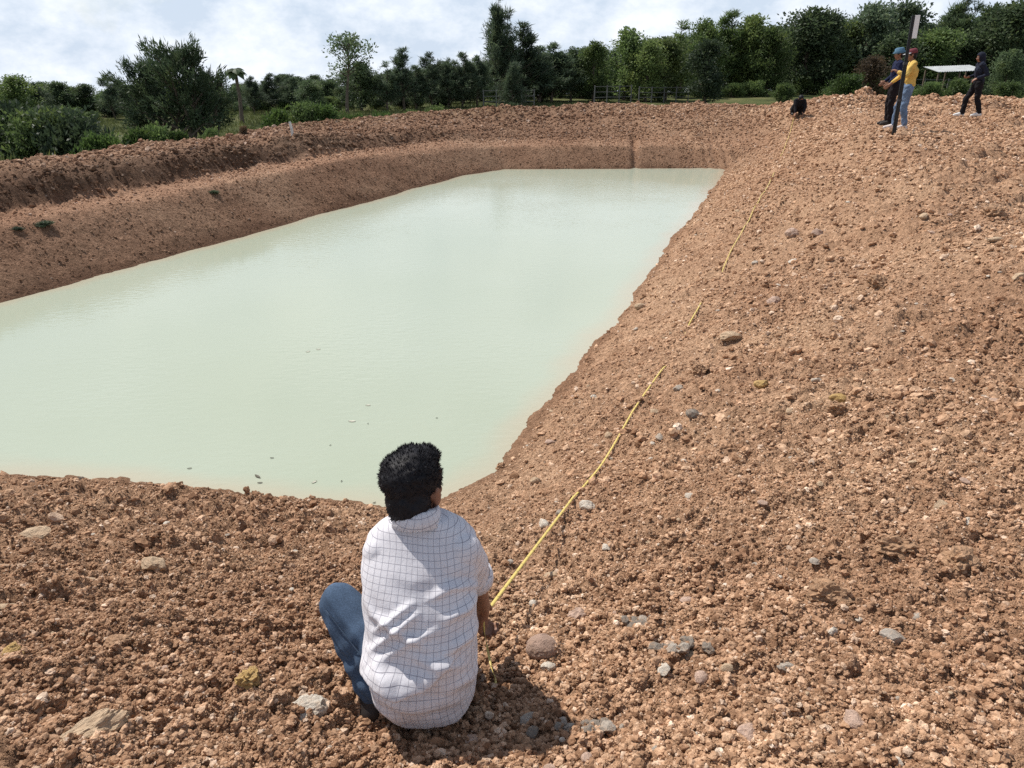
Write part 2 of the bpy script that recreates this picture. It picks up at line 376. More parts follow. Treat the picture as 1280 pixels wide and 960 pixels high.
# ------------------------------------------------------------------ water
def build_water():
    xs = np.arange(-11.5, 8.2, 0.09); ys = np.arange(3.4, 24.2, 0.09)
    X, Y = np.meshgrid(xs, ys, indexing='ij')
    sd, w = pond(X.ravel(), Y.ravel())
    Zg = height(X.ravel(), Y.ravel())[0]
    depth = np.clip(WATER_Z - Zg, -0.3, 3)
    n0, n1 = X.shape; idx = np.arange(n0 * n1).reshape(n0, n1)
    q = np.stack([idx[:-1, :-1], idx[1:, :-1], idx[1:, 1:], idx[:-1, 1:]], -1).reshape(-1, 4)
    keep = (sd[q] < 0.45).any(1); q = q[keep]
    used = np.unique(q); remap = np.full(n0 * n1, -1); remap[used] = np.arange(len(used))
    V = np.stack([X.ravel(), Y.ravel(), np.full(X.size, WATER_Z)], 1)[used]
    me = quad_mesh('water', V, remap[q], None, True)
    a = me.attributes.new('depth', 'FLOAT', 'POINT'); a.data.foreach_set('value', depth[used].astype(np.float32))
    m, nt, b, out = new_mat('milky_water')
    tc = N(nt, 'ShaderNodeTexCoord'); vec = tc.outputs['Object']
    n = N(nt, 'ShaderNodeTexNoise', {'Vector': vec, 'Scale': 0.22, 'Detail': 4, 'Roughness': 0.5})
    c = ramp(nt, n.outputs['Fac'], [(0.3, (0.345, 0.382, 0.290)), (0.7, (0.375, 0.412, 0.328))]).outputs[0]
    nt.links.new(c, b.inputs['Base Color'])
    b.inputs['Roughness'].default_value = 0.09; b.inputs['IOR'].default_value = 1.33
    mp = N(nt, 'ShaderNodeMapping', {'Vector': vec, 'Rotation': (0, 0, rad(35)), 'Scale': (1.0, 2.2, 1)})
    w1 = N(nt, 'ShaderNodeTexNoise', {'Vector': mp.outputs[0], 'Scale': 6.5, 'Detail': 3, 'Roughness': 0.55})
    w2 = N(nt, 'ShaderNodeTexNoise', {'Vector': vec, 'Scale': 0.45, 'Detail': 2})
    bs = N(nt, 'ShaderNodeMapRange', {0: w2.outputs['Fac'], 1: 0.35, 2: 0.7, 3: 0.04, 4: 0.20})
    bp = N(nt, 'ShaderNodeBump', {'Height': w1.outputs['Fac'], 'Strength': bs.outputs[0], 'Distance': 0.03})
    nt.links.new(bp.outputs[0], b.inputs['Normal'])
    dep = N(nt, 'ShaderNodeAttribute', attribute_name='depth').outputs['Fac']
    n3 = N(nt, 'ShaderNodeTexNoise', {'Vector': vec, 'Scale': 1.6, 'Detail': 4})
    dj = N(nt, 'ShaderNodeMath', {0: n3.outputs['Fac'], 1: 0.14}, operation='MULTIPLY_ADD'); nt.links.new(dep, dj.inputs[2])
    mud = N(nt, 'ShaderNodeMapRange', {0: dj.outputs[0], 1: 0.05, 2: 0.26, 3: 0.6, 4: 0.0}, interpolation_type='SMOOTHSTEP')
    nt.links.new(mixc(nt, mud.outputs[0], c, (0.42, 0.345, 0.245)), b.inputs['Base Color'])
    me.materials.append(m)
    return tag(link(bpy.data.objects.new('water', me)), kind='structure')
water = build_water()
# ------------------------------------------------------------------ loose soil: crumbs and clods (nobody could count them)
def rock_mesh(name, mat, seed, sub=2, cuts=7, jag=0.12, flat=(1, 1, 1), smooth=False):
    r = random.Random(seed); bm = bmesh.new(); bmesh.ops.create_icosphere(bm, subdivisions=sub, radius=1)
    planes = []
    for i in range(cuts):
        n = Vector((r.gauss(0, 1), r.gauss(0, 1), r.gauss(0, 1))).normalized(); planes.append((n, r.uniform(0.55, 0.9)))
    off = Vector((r.uniform(0, 50), r.uniform(0, 50), r.uniform(0, 50)))
    from mathutils import noise
    for v in bm.verts:
        p = v.co.copy()
        for n, d in planes:
            k = p.dot(n)
            if k > d: p -= n * (k - d) * 0.9
        p *= 1 + jag * noise.noise(v.co * 2.0 + off) + jag * 0.7 * noise.noise(v.co * 5.0 + off) + jag * 0.35 * noise.noise(v.co * 11.0 + off)
        v.co = Vector((p.x * flat[0], p.y * flat[1], p.z * flat[2]))
    me = bpy.data.meshes.new(name); bm.to_mesh(me); bm.free()
    if mat: me.materials.append(mat)
    me.polygons.foreach_set('use_smooth', [smooth] * len(me.polygons))
    return me

def clod_material():
    m, nt, b, out = new_mat('soil_clods')
    geo = N(nt, 'ShaderNodeNewGeometry')
    soil = soil_colour(nt, geo.outputs['Position'])
    oi = N(nt, 'ShaderNodeObjectInfo')
    t = ramp(nt, oi.outputs['Random'], [(0.0, (0.52, 0.46, 0.42)), (0.18, (0.82, 0.78, 0.75)), (0.50, (1.05, 1.04, 1.02)), (0.74, (1.20, 1.24, 1.27)), (0.92, (1.38, 1.50, 1.60)), (1.0, (1.65, 2.1, 2.6))])
    c = mixc(nt, 1.0, soil, t.outputs[0], 'MULTIPLY')
    a_r = N(nt, 'ShaderNodeAttribute', attribute_name='reddish', attribute_type='INSTANCER').outputs['Fac']
    c = mixc(nt, a_r, c, mixc(nt, 1.0, c, (0.87, 0.84, 0.86), 'MULTIPLY'))
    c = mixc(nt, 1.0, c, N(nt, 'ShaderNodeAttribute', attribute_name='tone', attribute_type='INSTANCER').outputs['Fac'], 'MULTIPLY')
    nt.links.new(c, b.inputs['Base Color']); b.inputs['Roughness'].default_value = 0.95; b.inputs['Specular IOR Level'].default_value = 0.12
    nb = N(nt, 'ShaderNodeTexNoise', {'Vector': geo.outputs['Position'], 'Scale': 120, 'Detail': 4, 'Roughness': 0.7})
    bp = N(nt, 'ShaderNodeBump', {'Height': nb.outputs['Fac'], 'Strength': 0.9, 'Distance': 0.008})
    nt.links.new(bp.outputs[0], b.inputs['Normal'])
    return m
def build_clods(n=600000):
    g = np.random.default_rng(3)
    th = np.radians(g.uniform(-43, 43, n)); 
    a = g.uniform(0, 1, n)
    # equal spacing along the ground's own rows: tight underfoot, wider on the far banks
    rr = [1.1]
    while rr[-1] < 31: rr.append(rr[-1] + min(0.85 * (rr[-1] ** 2 + 2.6) / 1190, 0.075))
    rr = np.array(rr); r = np.interp(a * (len(rr) - 1), np.arange(len(rr)), rr)
    x = r * np.sin(th); y = r * np.cos(th)
    z, m, sd = height(x, y)
    px = np.hypot(r, 1.8) / 744
    _, w = pond(x, y)
    red = (w['left'] + w['far'])
    ridge = np.clip(w['far'] * sstep(3.3, 4.2, sd) + w['left'] * sstep(1.6, 2.0, sd) + sstep(23.5, 25, y) * (x > 8), 0, 1)
    trimmed = red * sstep(2.2, 1.2, sd)
    s = np.maximum(0.0030, 0.58 * px) * (g.pareto(2.8, n) + 1)
    s = np.minimum(s, np.where(r < 4, 0.0145, 0.036) + 0.03 * ridge) * (1 - 0.45 * trimmed) * (1 - 0.25 * w['right'] * sstep(1.5, 0.4, sd))
    patch = sstep(-0.5, 0.4, vnoise(x * 1.3, y * 1.3, 301) + 0.5 * vnoise(x * 4, y * 4, 302))
    keep = (m > 0.45) & (sd > 0.02) & (g.uniform(0, 1, n) < 0.50 + 0.50 * patch) & (z > WATER_Z + 0.005)
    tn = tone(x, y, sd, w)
    x, y, z, s, red, tn = x[keep], y[keep], z[keep], s[keep], red[keep], tn[keep]; k = len(x)
    me = bpy.data.meshes.new('soil_clods'); me.vertices.add(k)
    me.vertices.foreach_set('co', np.stack([x, y, z + s * 0.25], 1).astype(np.float32).ravel())
    def attr(nm, ty, val, prop='value'):
        at = me.attributes.new(nm, ty, 'POINT'); at.data.foreach_set(prop, val.ravel())
    sc = np.stack([s * g.uniform(0.8, 1.35, k), s * g.uniform(0.8, 1.35, k), s * g.uniform(0.5, 0.95, k)], 1).astype(np.float32)
    attr('scl', 'FLOAT_VECTOR', sc, 'vector')
    attr('rot', 'FLOAT_VECTOR', np.stack([g.uniform(-0.6, 0.6, k), g.uniform(-0.6, 0.6, k), g.uniform(0, 6.28, k)], 1).astype(np.float32), 'vector')
    attr('pick', 'INT', g.integers(0, 10, k).astype(np.int32))
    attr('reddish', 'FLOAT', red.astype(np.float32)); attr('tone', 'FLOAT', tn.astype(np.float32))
    o = link(bpy.data.objects.new('soil_clods', me))
    cm = clod_material()
    coll = bpy.data.collections.new('clod_shapes')
    for i in range(10):
        coll.objects.link(bpy.data.objects.new('clod_shape_%02d' % i, rock_mesh('clod_shape', cm, 40 + i, 2, 5, 0.38)))
    ng = bpy.data.node_groups.new('scatter_clods', 'GeometryNodeTree')
    ng.interface.new_socket('Geometry', in_out='INPUT', socket_type='NodeSocketGeometry')
    ng.interface.new_socket('Geometry', in_out='OUTPUT', socket_type='NodeSocketGeometry')
    gi = ng.nodes.new('NodeGroupInput'); go = ng.nodes.new('NodeGroupOutput')
    ci = ng.nodes.new('GeometryNodeCollectionInfo'); ci.inputs['Collection'].default_value = coll
    ci.inputs['Separate Children'].default_value = True; ci.inputs['Reset Children'].default_value = True
    ip = ng.nodes.new('GeometryNodeInstanceOnPoints'); ip.inputs['Pick Instance'].default_value = True
    def named(nm, ty):
        q = ng.nodes.new('GeometryNodeInputNamedAttribute'); q.data_type = ty; q.inputs['Name'].default_value = nm; return q.outputs['Attribute']
    e2r = ng.nodes.new('FunctionNodeEulerToRotation')
    l = ng.links.new
    l(gi.outputs[0], ip.inputs['Points']); l(ci.outputs[0], ip.inputs['Instance'])
    l(named('pick', 'INT'), ip.inputs['Instance Index']); l(named('scl', 'FLOAT_VECTOR'), ip.inputs['Scale'])
    l(named('rot', 'FLOAT_VECTOR'), e2r.inputs[0]); l(e2r.outputs[0], ip.inputs['Rotation'])
    l(ip.outputs[0], go.inputs[0])
    md = o.modifiers.new('scatter', 'NODES'); md.node_group = ng
    o['kind'] = 'stuff'; o['label'] = 'loose brown crumbs and clods of dug soil covering the banks'
    return o
clods = build_clods()

# ------------------------------------------------------------------ stones
def stone_mat(name, col, var=0.3, dirt=0.45):
    m, nt, b, out = new_mat(name)
    tc = N(nt, 'ShaderNodeTexCoord')
    n = N(nt, 'ShaderNodeTexNoise', {'Vector': tc.outputs['Object'], 'Scale': 2.2, 'Detail': 7, 'Roughness': 0.65})
    c = ramp(nt, n.outputs['Fac'], [(0.3, tuple(v * (1 - var) for v in col)), (0.5, col), (0.7, tuple(min(1, v * (1 + var)) for v in col))]).outputs[0]
    n2 = N(nt, 'ShaderNodeTexNoise', {'Vector': tc.outputs['Object'], 'Scale': 1.4, 'Detail': 6, 'Roughness': 0.7})
    f = N(nt, 'ShaderNodeMapRange', {0: n2.outputs['Fac'], 1: 0.46, 2: 0.62, 3: 0.0, 4: dirt})
    c = mixc(nt, f.outputs[0], c, (0.42, 0.26, 0.155))
    nt.links.new(c, b.inputs['Base Color']); b.inputs['Roughness'].default_value = 0.85; b.inputs['Specular IOR Level'].default_value = 0.25
    nb = N(nt, 'ShaderNodeTexNoise', {'Vector': tc.outputs['Object'], 'Scale': 7, 'Detail': 6, 'Roughness': 0.7})
    bp = N(nt, 'ShaderNodeBump', {'Height': nb.outputs['Fac'], 'Strength': 0.5, 'Distance': 0.15})
    nt.links.new(bp.outputs[0], b.inputs['Normal'])
    return m
SM = {'white': stone_mat('white_stone', (0.62, 0.55, 0.455)), 'grey': stone_mat('grey_stone', (0.40, 0.345, 0.285)),
      'darkgrey': stone_mat('dark_grey_stone', (0.23, 0.195, 0.16), 0.4, 0.5), 'tan': stone_mat('tan_stone', (0.52, 0.38, 0.25)),
      'pink': stone_mat('pinkish_stone', (0.50, 0.35, 0.27)), 'ochre': stone_mat('ochre_clod', (0.47, 0.31, 0.12)), 'soil': stone_mat('soil_lump', (0.40, 0.24, 0.14), 0.4, 0.6),
      'brown': stone_mat('brown_cobble', (0.37, 0.25, 0.19), 0.15, 0.2)}
# u, v, width px, depth ratio, height ratio, turn, material, label, category, jag, cuts
STONES = [
 (385, 890, 50, 0.8, 0.62, 20, 'white', 'pale grey and white rock beside the squatting man, left of his hip', 'rock', 0.16, 8),
 (122, 918, 92, 0.42, 0.38, 42, 'tan', 'long slanting tan slab of caked soil, biggest lump in the lower left corner', 'rock', 0.22, 6),
 (678, 803, 42, 0.85, 0.70, 0, 'brown', 'smooth round brown cobble just right of the squatting man', 'rock', 0.05, 3),
 (685, 822, 19, 0.8, 0.5, 10, 'white', 'small pale stone tucked under the front of the round brown cobble', 'stone', 0.12, 6),
 (721, 760, 30, 0.7, 0.7, 0, 'pink', 'crumbly pinkish white rock up the bank from the round brown cobble', 'rock', 0.25, 7),
 (47, 667, 42, 0.6, 0.45, 5, 'tan', 'flat tan rock near the left edge, below the water line', 'rock', 0.10, 8),
 (192, 704, 34, 0.7, 0.55, -10, 'tan', 'blunt tan rock with a dark clod at its right end', 'rock', 0.15, 7),
 (216, 707, 26, 0.8, 0.6, 30, 'soil', 'dark brown clod touching the right end of a blunt tan rock', 'clod', 0.25, 5),
 (11, 763, 26, 0.6, 0.35, 12, 'tan', 'pale flat stone at the left edge of the picture, halfway down the near bank', 'stone', 0.08, 7),
 (319, 878, 36, 0.9, 0.7, 0, 'ochre', 'yellowish round clod left of the pale grey and white rock', 'clod', 0.28, 4),
 (331, 896, 15, 0.6, 0.5, 25, 'white', 'small white chip below the yellowish round clod', 'stone', 0.10, 7),
 (25, 832, 36, 0.8, 0.55, 15, 'ochre', 'ochre lump at the left edge, above the long tan slab', 'clod', 0.25, 5),
 (152, 815, 40, 0.7, 0.5, -20, 'soil', 'brown clod with a dark hollow under it, mid left of the near bank', 'clod', 0.25, 5),
 (1115, 796, 32, 0.75, 0.55, -15, 'grey', 'smooth grey stone, largest grey one low on the right', 'stone', 0.06, 7),
 (1145, 770, 19, 0.8, 0.5, 20, 'grey', 'small light grey stone up right of the largest grey stone', 'stone', 0.07, 7),
 (1040, 793, 16, 0.6, 0.7, 30, 'white', 'white angular chip left of the largest grey stone', 'stone', 0.14, 7),
 (1072, 777, 10, 0.8, 0.7, 0, 'white', 'tiny white chip between two dark hollows on the right', 'stone', 0.10, 6),
 (982, 831, 24, 0.6, 0.45, 0, 'grey', 'flat grey stone with a dark underside, right of the grey clay lumps', 'stone', 0.06, 7),
 (829, 839, 17, 1.3, 0.6, -20, 'white', 'upright white oblong stone below the grey clay lumps', 'stone', 0.08, 8),
 (733, 628, 24, 0.8, 0.65, 0, 'white', 'white and grey stone lying right beside the tape', 'stone', 0.16, 8),
 (700, 645, 15, 0.9, 0.7, 0, 'grey', 'small grey stone lying left of the tape', 'stone', 0.14, 7),
 (680, 660, 16, 1.1, 0.6, 30, 'white', 'pale stone left of the tape, nearer the man than the small grey one', 'stone', 0.12, 7),
 (1018, 710, 18, 0.75, 0.4, 0, 'grey', 'squarish light grey stone lying flush in the right bank', 'stone', 0.05, 8),
 (1067, 900, 36, 0.8, 0.5, -25, 'pink', 'pinkish tan rock low on the right with a sharp edge', 'rock', 0.14, 8),
 (934, 922, 34, 0.8, 0.5, 20, 'pink', 'pinkish grey rock near the lower edge, right of centre', 'rock', 0.10, 8),
 (875, 848, 20, 0.9, 0.7, 15, 'pink', 'small reddish stone right of the upright white oblong stone', 'stone', 0.10, 6),
 (866, 523, 22, 0.8, 0.65, 0, 'darkgrey', 'dark grey stone right of the tape, halfway up the bank', 'stone', 0.14, 7),
 (848, 483, 14, 1.0, 0.7, 0, 'grey', 'small pale grey stone close to the tape where it goes under the soil', 'stone', 0.14, 7),
 (913, 420, 28, 0.7, 0.5, 0, 'tan', 'tan rock right of the tape, above the dark grey stone', 'rock', 0.14, 7),
 (1050, 497, 30, 0.6, 0.45, 0, 'ochre', 'flat yellowish rock high in the middle of the right bank', 'rock', 0.12, 7),
 (1049, 519, 40, 0.7, 0.55, 10, 'soil', 'big brown lump below the flat yellowish rock', 'clod', 0.28, 6),
 (1020, 476, 13, 0.7, 0.6, 0, 'white', 'bright white chip among brown clods mid right', 'stone', 0.08, 6),
 (952, 480, 22, 0.7, 0.6, 0, 'ochre', 'yellow brown stone left of the bright white chip', 'stone', 0.15, 6),
 (1176, 638, 26, 0.8, 0.6, -10, 'tan', 'tan stone near the right side, above the pale sliver', 'rock', 0.12, 7),
 (1207, 653, 28, 0.4, 0.35, 50, 'white', 'pale elongated sliver of stone near the right side', 'stone', 0.10, 8),
 (1196, 705, 60, 0.75, 0.6, 20, 'soil', 'large crumbling brown lump with a dark hollow on its right', 'clod', 0.30, 6),
 (1120, 685, 66, 0.7, 0.45, 0, 'soil', 'broad crumbling brown lump left of the large one near the right side', 'clod', 0.30, 6),
 (1035, 748, 52, 0.8, 0.6, 0, 'soil', 'brown lump with a deep shadow, left of the white angular chip', 'clod', 0.30, 6),
 (990, 296, 20, 0.8, 0.7, 0, 'pink', 'pinkish block on the upper bank, left one of two side by side', 'rock', 0.12, 7),
 (1020, 296, 16, 0.8, 0.7, 20, 'pink', 'pinkish block on the upper bank, right one of two side by side', 'rock', 0.12, 7),
 (967, 377, 20, 0.7, 0.6, 0, 'pink', 'pinkish stone right of the tape, above the tan rock', 'rock', 0.14, 7),
 (944, 326, 18, 0.4, 0.3, 40, 'white', 'thin white sliver high on the bank, right of the tape', 'stone', 0.08, 7),
 (992, 326, 20, 0.5, 0.3, 20, 'white', 'flat white flake below the two pinkish blocks', 'stone', 0.08, 7),
 (1242, 267, 30, 0.8, 0.6, 0, 'soil', 'dark lone clod near the right edge, high on the bank', 'clod', 0.28, 5),
 (1244, 297, 22, 0.5, 0.3, 0, 'tan', 'flat pale stone below the dark lone clod at the right edge', 'stone', 0.08, 7),
 (1275, 347, 22, 0.7, 0.6, 0, 'tan', 'tan stone cut by the right edge of the picture', 'stone', 0.12, 7),
 (1100, 350, 34, 0.8, 0.6, 0, 'soil', 'dark clod in the middle of the upper right bank', 'clod', 0.28, 5),
 (1228, 572, 30, 0.7, 0.5, -20, 'soil', 'brown lump by the right edge above the tan stone and the pale sliver', 'clod', 0.25, 5),
 (875, 462, 26, 0.9, 0.7, 0, 'soil', 'dark brown lump just right of the buried stretch of tape', 'clod', 0.28, 5),
 (230, 629, 14, 0.8, 0.7, 0, 'soil', 'dark clod on the near waterline, left of the man', 'clod', 0.22, 5),
 (102, 600, 10, 0.6, 0.5, 0, 'darkgrey', 'small black lump at the waterline on the far left of the near shore', 'clod', 0.2, 5),
 (436, 642, 30, 0.8, 0.5, 0, 'soil', 'low brown lump at the waterline close to the man’s head', 'clod', 0.25, 5),
 (627, 583, 16, 0.8, 0.7, 0, 'soil', 'dark clod at the waterline right of the man’s head', 'clod', 0.25, 5),
 (662, 885, 30, 0.8, 0.5, 30, 'grey', 'greyish stone lying in the man’s shadow', 'stone', 0.12, 7),
 (590, 915, 22, 0.9, 0.6, 0, 'pink', 'small brown stone in the man’s shadow near his shirt hem', 'stone', 0.12, 6),
 (420, 912, 14, 0.7, 0.6, 0, 'white', 'little pale stone right of the pale grey and white rock', 'stone', 0.1, 6),
 (1140, 583, 16, 0.6, 0.5, 0, 'tan', 'small tan stone on the right bank, well above the squarish grey one', 'stone', 0.1, 7),
 (860, 745, 20, 0.7, 0.4, 0, 'pink', 'pale pinkish flat stone up right of the grey clay lumps', 'stone', 0.08, 7),
 (690, 710, 20, 0.7, 0.5, 0, 'tan', 'small tan stone between the tape and the pinkish white rock', 'stone', 0.1, 7),
]
def place_stone(name, u, v, wpx, dr, hr, turn, mk, seed, jag, cuts, sub=3, me=None):
    p = pix_ground(u, v + wpx * 0.18)
    d = math.hypot(p.y * math.cos(PITCH) + (CAMZ - p.z) * math.sin(PITCH), 0)
    w = wpx * d / FPX
    me = me or rock_mesh(name, SM[mk], seed, sub, cuts, jag)
    o = bpy.data.objects.new(name, me); o.location = (p.x, p.y, p.z + w * hr * 0.17)
    o.scale = (w / 2, w * dr / 2, w * hr / 2); o.rotation_euler = (random.uniform(-0.15, 0.15), random.uniform(-0.15, 0.15), rad(turn))
    return link(o)
for i, (u, v, wpx, dr, hr, turn, mk, lab, cat, jag, cuts) in enumerate(STONES):
    nm = {'rock': 'rock', 'stone': 'stone', 'clod': 'soil_lump'}[cat]
    tag(place_stone(nm, u, v, wpx * (0.85 if cat == 'clod' else 1), dr, hr, turn, mk, 500 + i, jag * (1.5 if cat == 'clod' else 1.15), cuts, 4 if cat == 'clod' or wpx > 40 else 3), lab.replace('’', "'"), 'soil clod' if cat == 'clod' else cat)
# grey burnt clay lumps: three crumbling heaps, each of several pieces
for i, (u, v, w, lab) in enumerate([(842, 812, 62, 'rough dark grey clay heap right of the round brown cobble, largest of three'),
                                    (792, 777, 46, 'grey clay heap nearest to the pinkish white rock'),
                                    (733, 905, 62, 'flat crumbly grey clay heap near the bottom, right of the man\'s shadow')]):
    p = pix_ground(u, v); root = tag(empty('clay_heap', p), lab, 'clay heap', 'grey clay heaps')
    r_ = random.Random(i); W = w * 2.3 / FPX
    for k in range(16):
        dx, dy = r_.gauss(0, W * 0.30), r_.gauss(0, W * 0.17); s = r_.uniform(0.010, 0.026)
        o = link(bpy.data.objects.new('clay_lump', rock_mesh('clay_lump', SM['darkgrey'] if k % 3 else SM['grey'], 900 + i * 40 + k, 2, 5, 0.3)), root)
        o.location = (dx, dy, ground_z(p.x + dx, p.y + dy) - p.z + s * 0.25); o.scale = (s * 1.2, s, s * 0.7); o.rotation_euler = (0, 0, r_.uniform(0, 6))
# small loose stones strewn over the near and right banks
LOOSE = {k: [rock_mesh('loose_stone', SM[k], 700 + 9 * j + i, 2, 7, 0.1) for i in range(4)] for j, k in enumerate(('white', 'grey', 'tan', 'pink'))}
LAB = {'white': 'small pale stone lying loose in the brown soil', 'grey': 'small grey stone lying loose in the brown soil', 'tan': 'small tan stone lying loose in the brown soil', 'pink': 'small pinkish stone lying loose in the brown soil'}
r_ = random.Random(21); cnt = 0
while cnt < 215:
    u, v = r_.uniform(0, 1280), r_.uniform(215, 958)
    edge = 960 - (u - 560) * 1.16 if u > 560 else 650
    if (u < 560 and v < 645) or (u >= 560 and v < 640 - (u - 560) * 1.2 + 25) or (440 < u < 620 and 540 < v): continue
    if any(abs(u - s[0]) < s[2] * 0.8 + 6 and abs(v - s[1]) < s[2] * 0.7 + 6 for s in STONES): continue
    k = r_.choices(('white', 'grey', 'tan', 'pink'), (0.3, 0.12, 0.33, 0.25))[0]
    wpx = min(16, 5.5 * (r_.paretovariate(2.6))) * (0.7 + 0.4 * v / 960)
    o = place_stone('loose_stone', u, v, wpx, r_.uniform(0.6, 1), r_.uniform(0.35, 0.7), r_.uniform(0, 360), k, 0, 0, 0, me=r_.choice(LOOSE[k]))
    tag(o, LAB[k], 'stone', 'small %s stones strewn over the banks' % ({'white': 'pale', 'pink': 'pinkish'}.get(k, k))); cnt += 1
# ------------------------------------------------------------------ vegetation
def leaf_mat(name, col, trans=0.45, var=0.45):
    m = bpy.data.materials.new(name); m.use_nodes = True; nt = m.node_tree; nt.nodes.clear()
    out = N(nt, 'ShaderNodeOutputMaterial'); geo = N(nt, 'ShaderNodeNewGeometry'); oi = N(nt, 'ShaderNodeObjectInfo')
    n = N(nt, 'ShaderNodeTexNoise', {'Vector': geo.outputs['Position'], 'Scale': 1.1, 'Detail': 4, 'Roughness': 0.7})
    c = ramp(nt, n.outputs['Fac'], [(0.3, tuple(v * (1 - var) for v in col)), (0.5, col), (0.72, (col[0] * 1.7, col[1] * 1.45, col[2] * 1.1))]).outputs[0]
    mr = N(nt, 'ShaderNodeMapRange', {0: oi.outputs['Random'], 3: 0.72, 4: 1.25})
    c = mixc(nt, 1.0, c, mr.outputs[0], 'MULTIPLY')
    d = N(nt, 'ShaderNodeBsdfPrincipled', {'Base Color': c, 'Roughness': 0.6, 'Specular IOR Level': 0.25})
    t = N(nt, 'ShaderNodeBsdfTranslucent', {'Color': c})
    mx = N(nt, 'ShaderNodeMixShader', {0: trans, 1: d.outputs[0], 2: t.outputs[0]})
    nt.links.new(mx.outputs[0], out.inputs[0]); MATS[name] = m; return m
LM = {'dark': leaf_mat('dark_foliage', (0.088, 0.128, 0.062)), 'mid': leaf_mat('mid_foliage', (0.112, 0.165, 0.056)),
      'light': leaf_mat('light_foliage', (0.145, 0.195, 0.065)), 'grey': leaf_mat('greyish_foliage', (0.094, 0.132, 0.078)),
      'deep': leaf_mat('deep_foliage', (0.052, 0.078, 0.040), 0.35), 'bush': leaf_mat('bush_foliage', (0.070, 0.115, 0.032)), 'dry': leaf_mat('dry_foliage', (0.11, 0.080, 0.050))}
BARK = simple_mat('bark', (0.13, 0.10, 0.075), 0.9, 0.4, 20, 0.4, 60)

def leaves(P, D, length, width, g):
    """quads at points P along directions D"""
    n = len(P)
    D = D / (np.linalg.norm(D, axis=1, keepdims=True) + 1e-9)
    A = np.cross(D, g.normal(size=(n, 3))); A /= (np.linalg.norm(A, axis=1, keepdims=True) + 1e-9)
    l = length * g.uniform(0.6, 1.4, (n, 1)); w = width * g.uniform(0.6, 1.4, (n, 1))
    V = np.stack([P - A * w * 0.35, P + A * w * 0.35, P + D * l * 0.6 + A * w * 0.5, P + D * l], 1)
    V[:, 3] += 0
    V2 = np.stack([P, P + D * l * 0.45 + A * w * 0.5, P + D * l, P + D * l * 0.45 - A * w * 0.5], 1)
    return V2.reshape(-1, 3)
def quads_of(n): return np.arange(n * 4).reshape(n, 4)

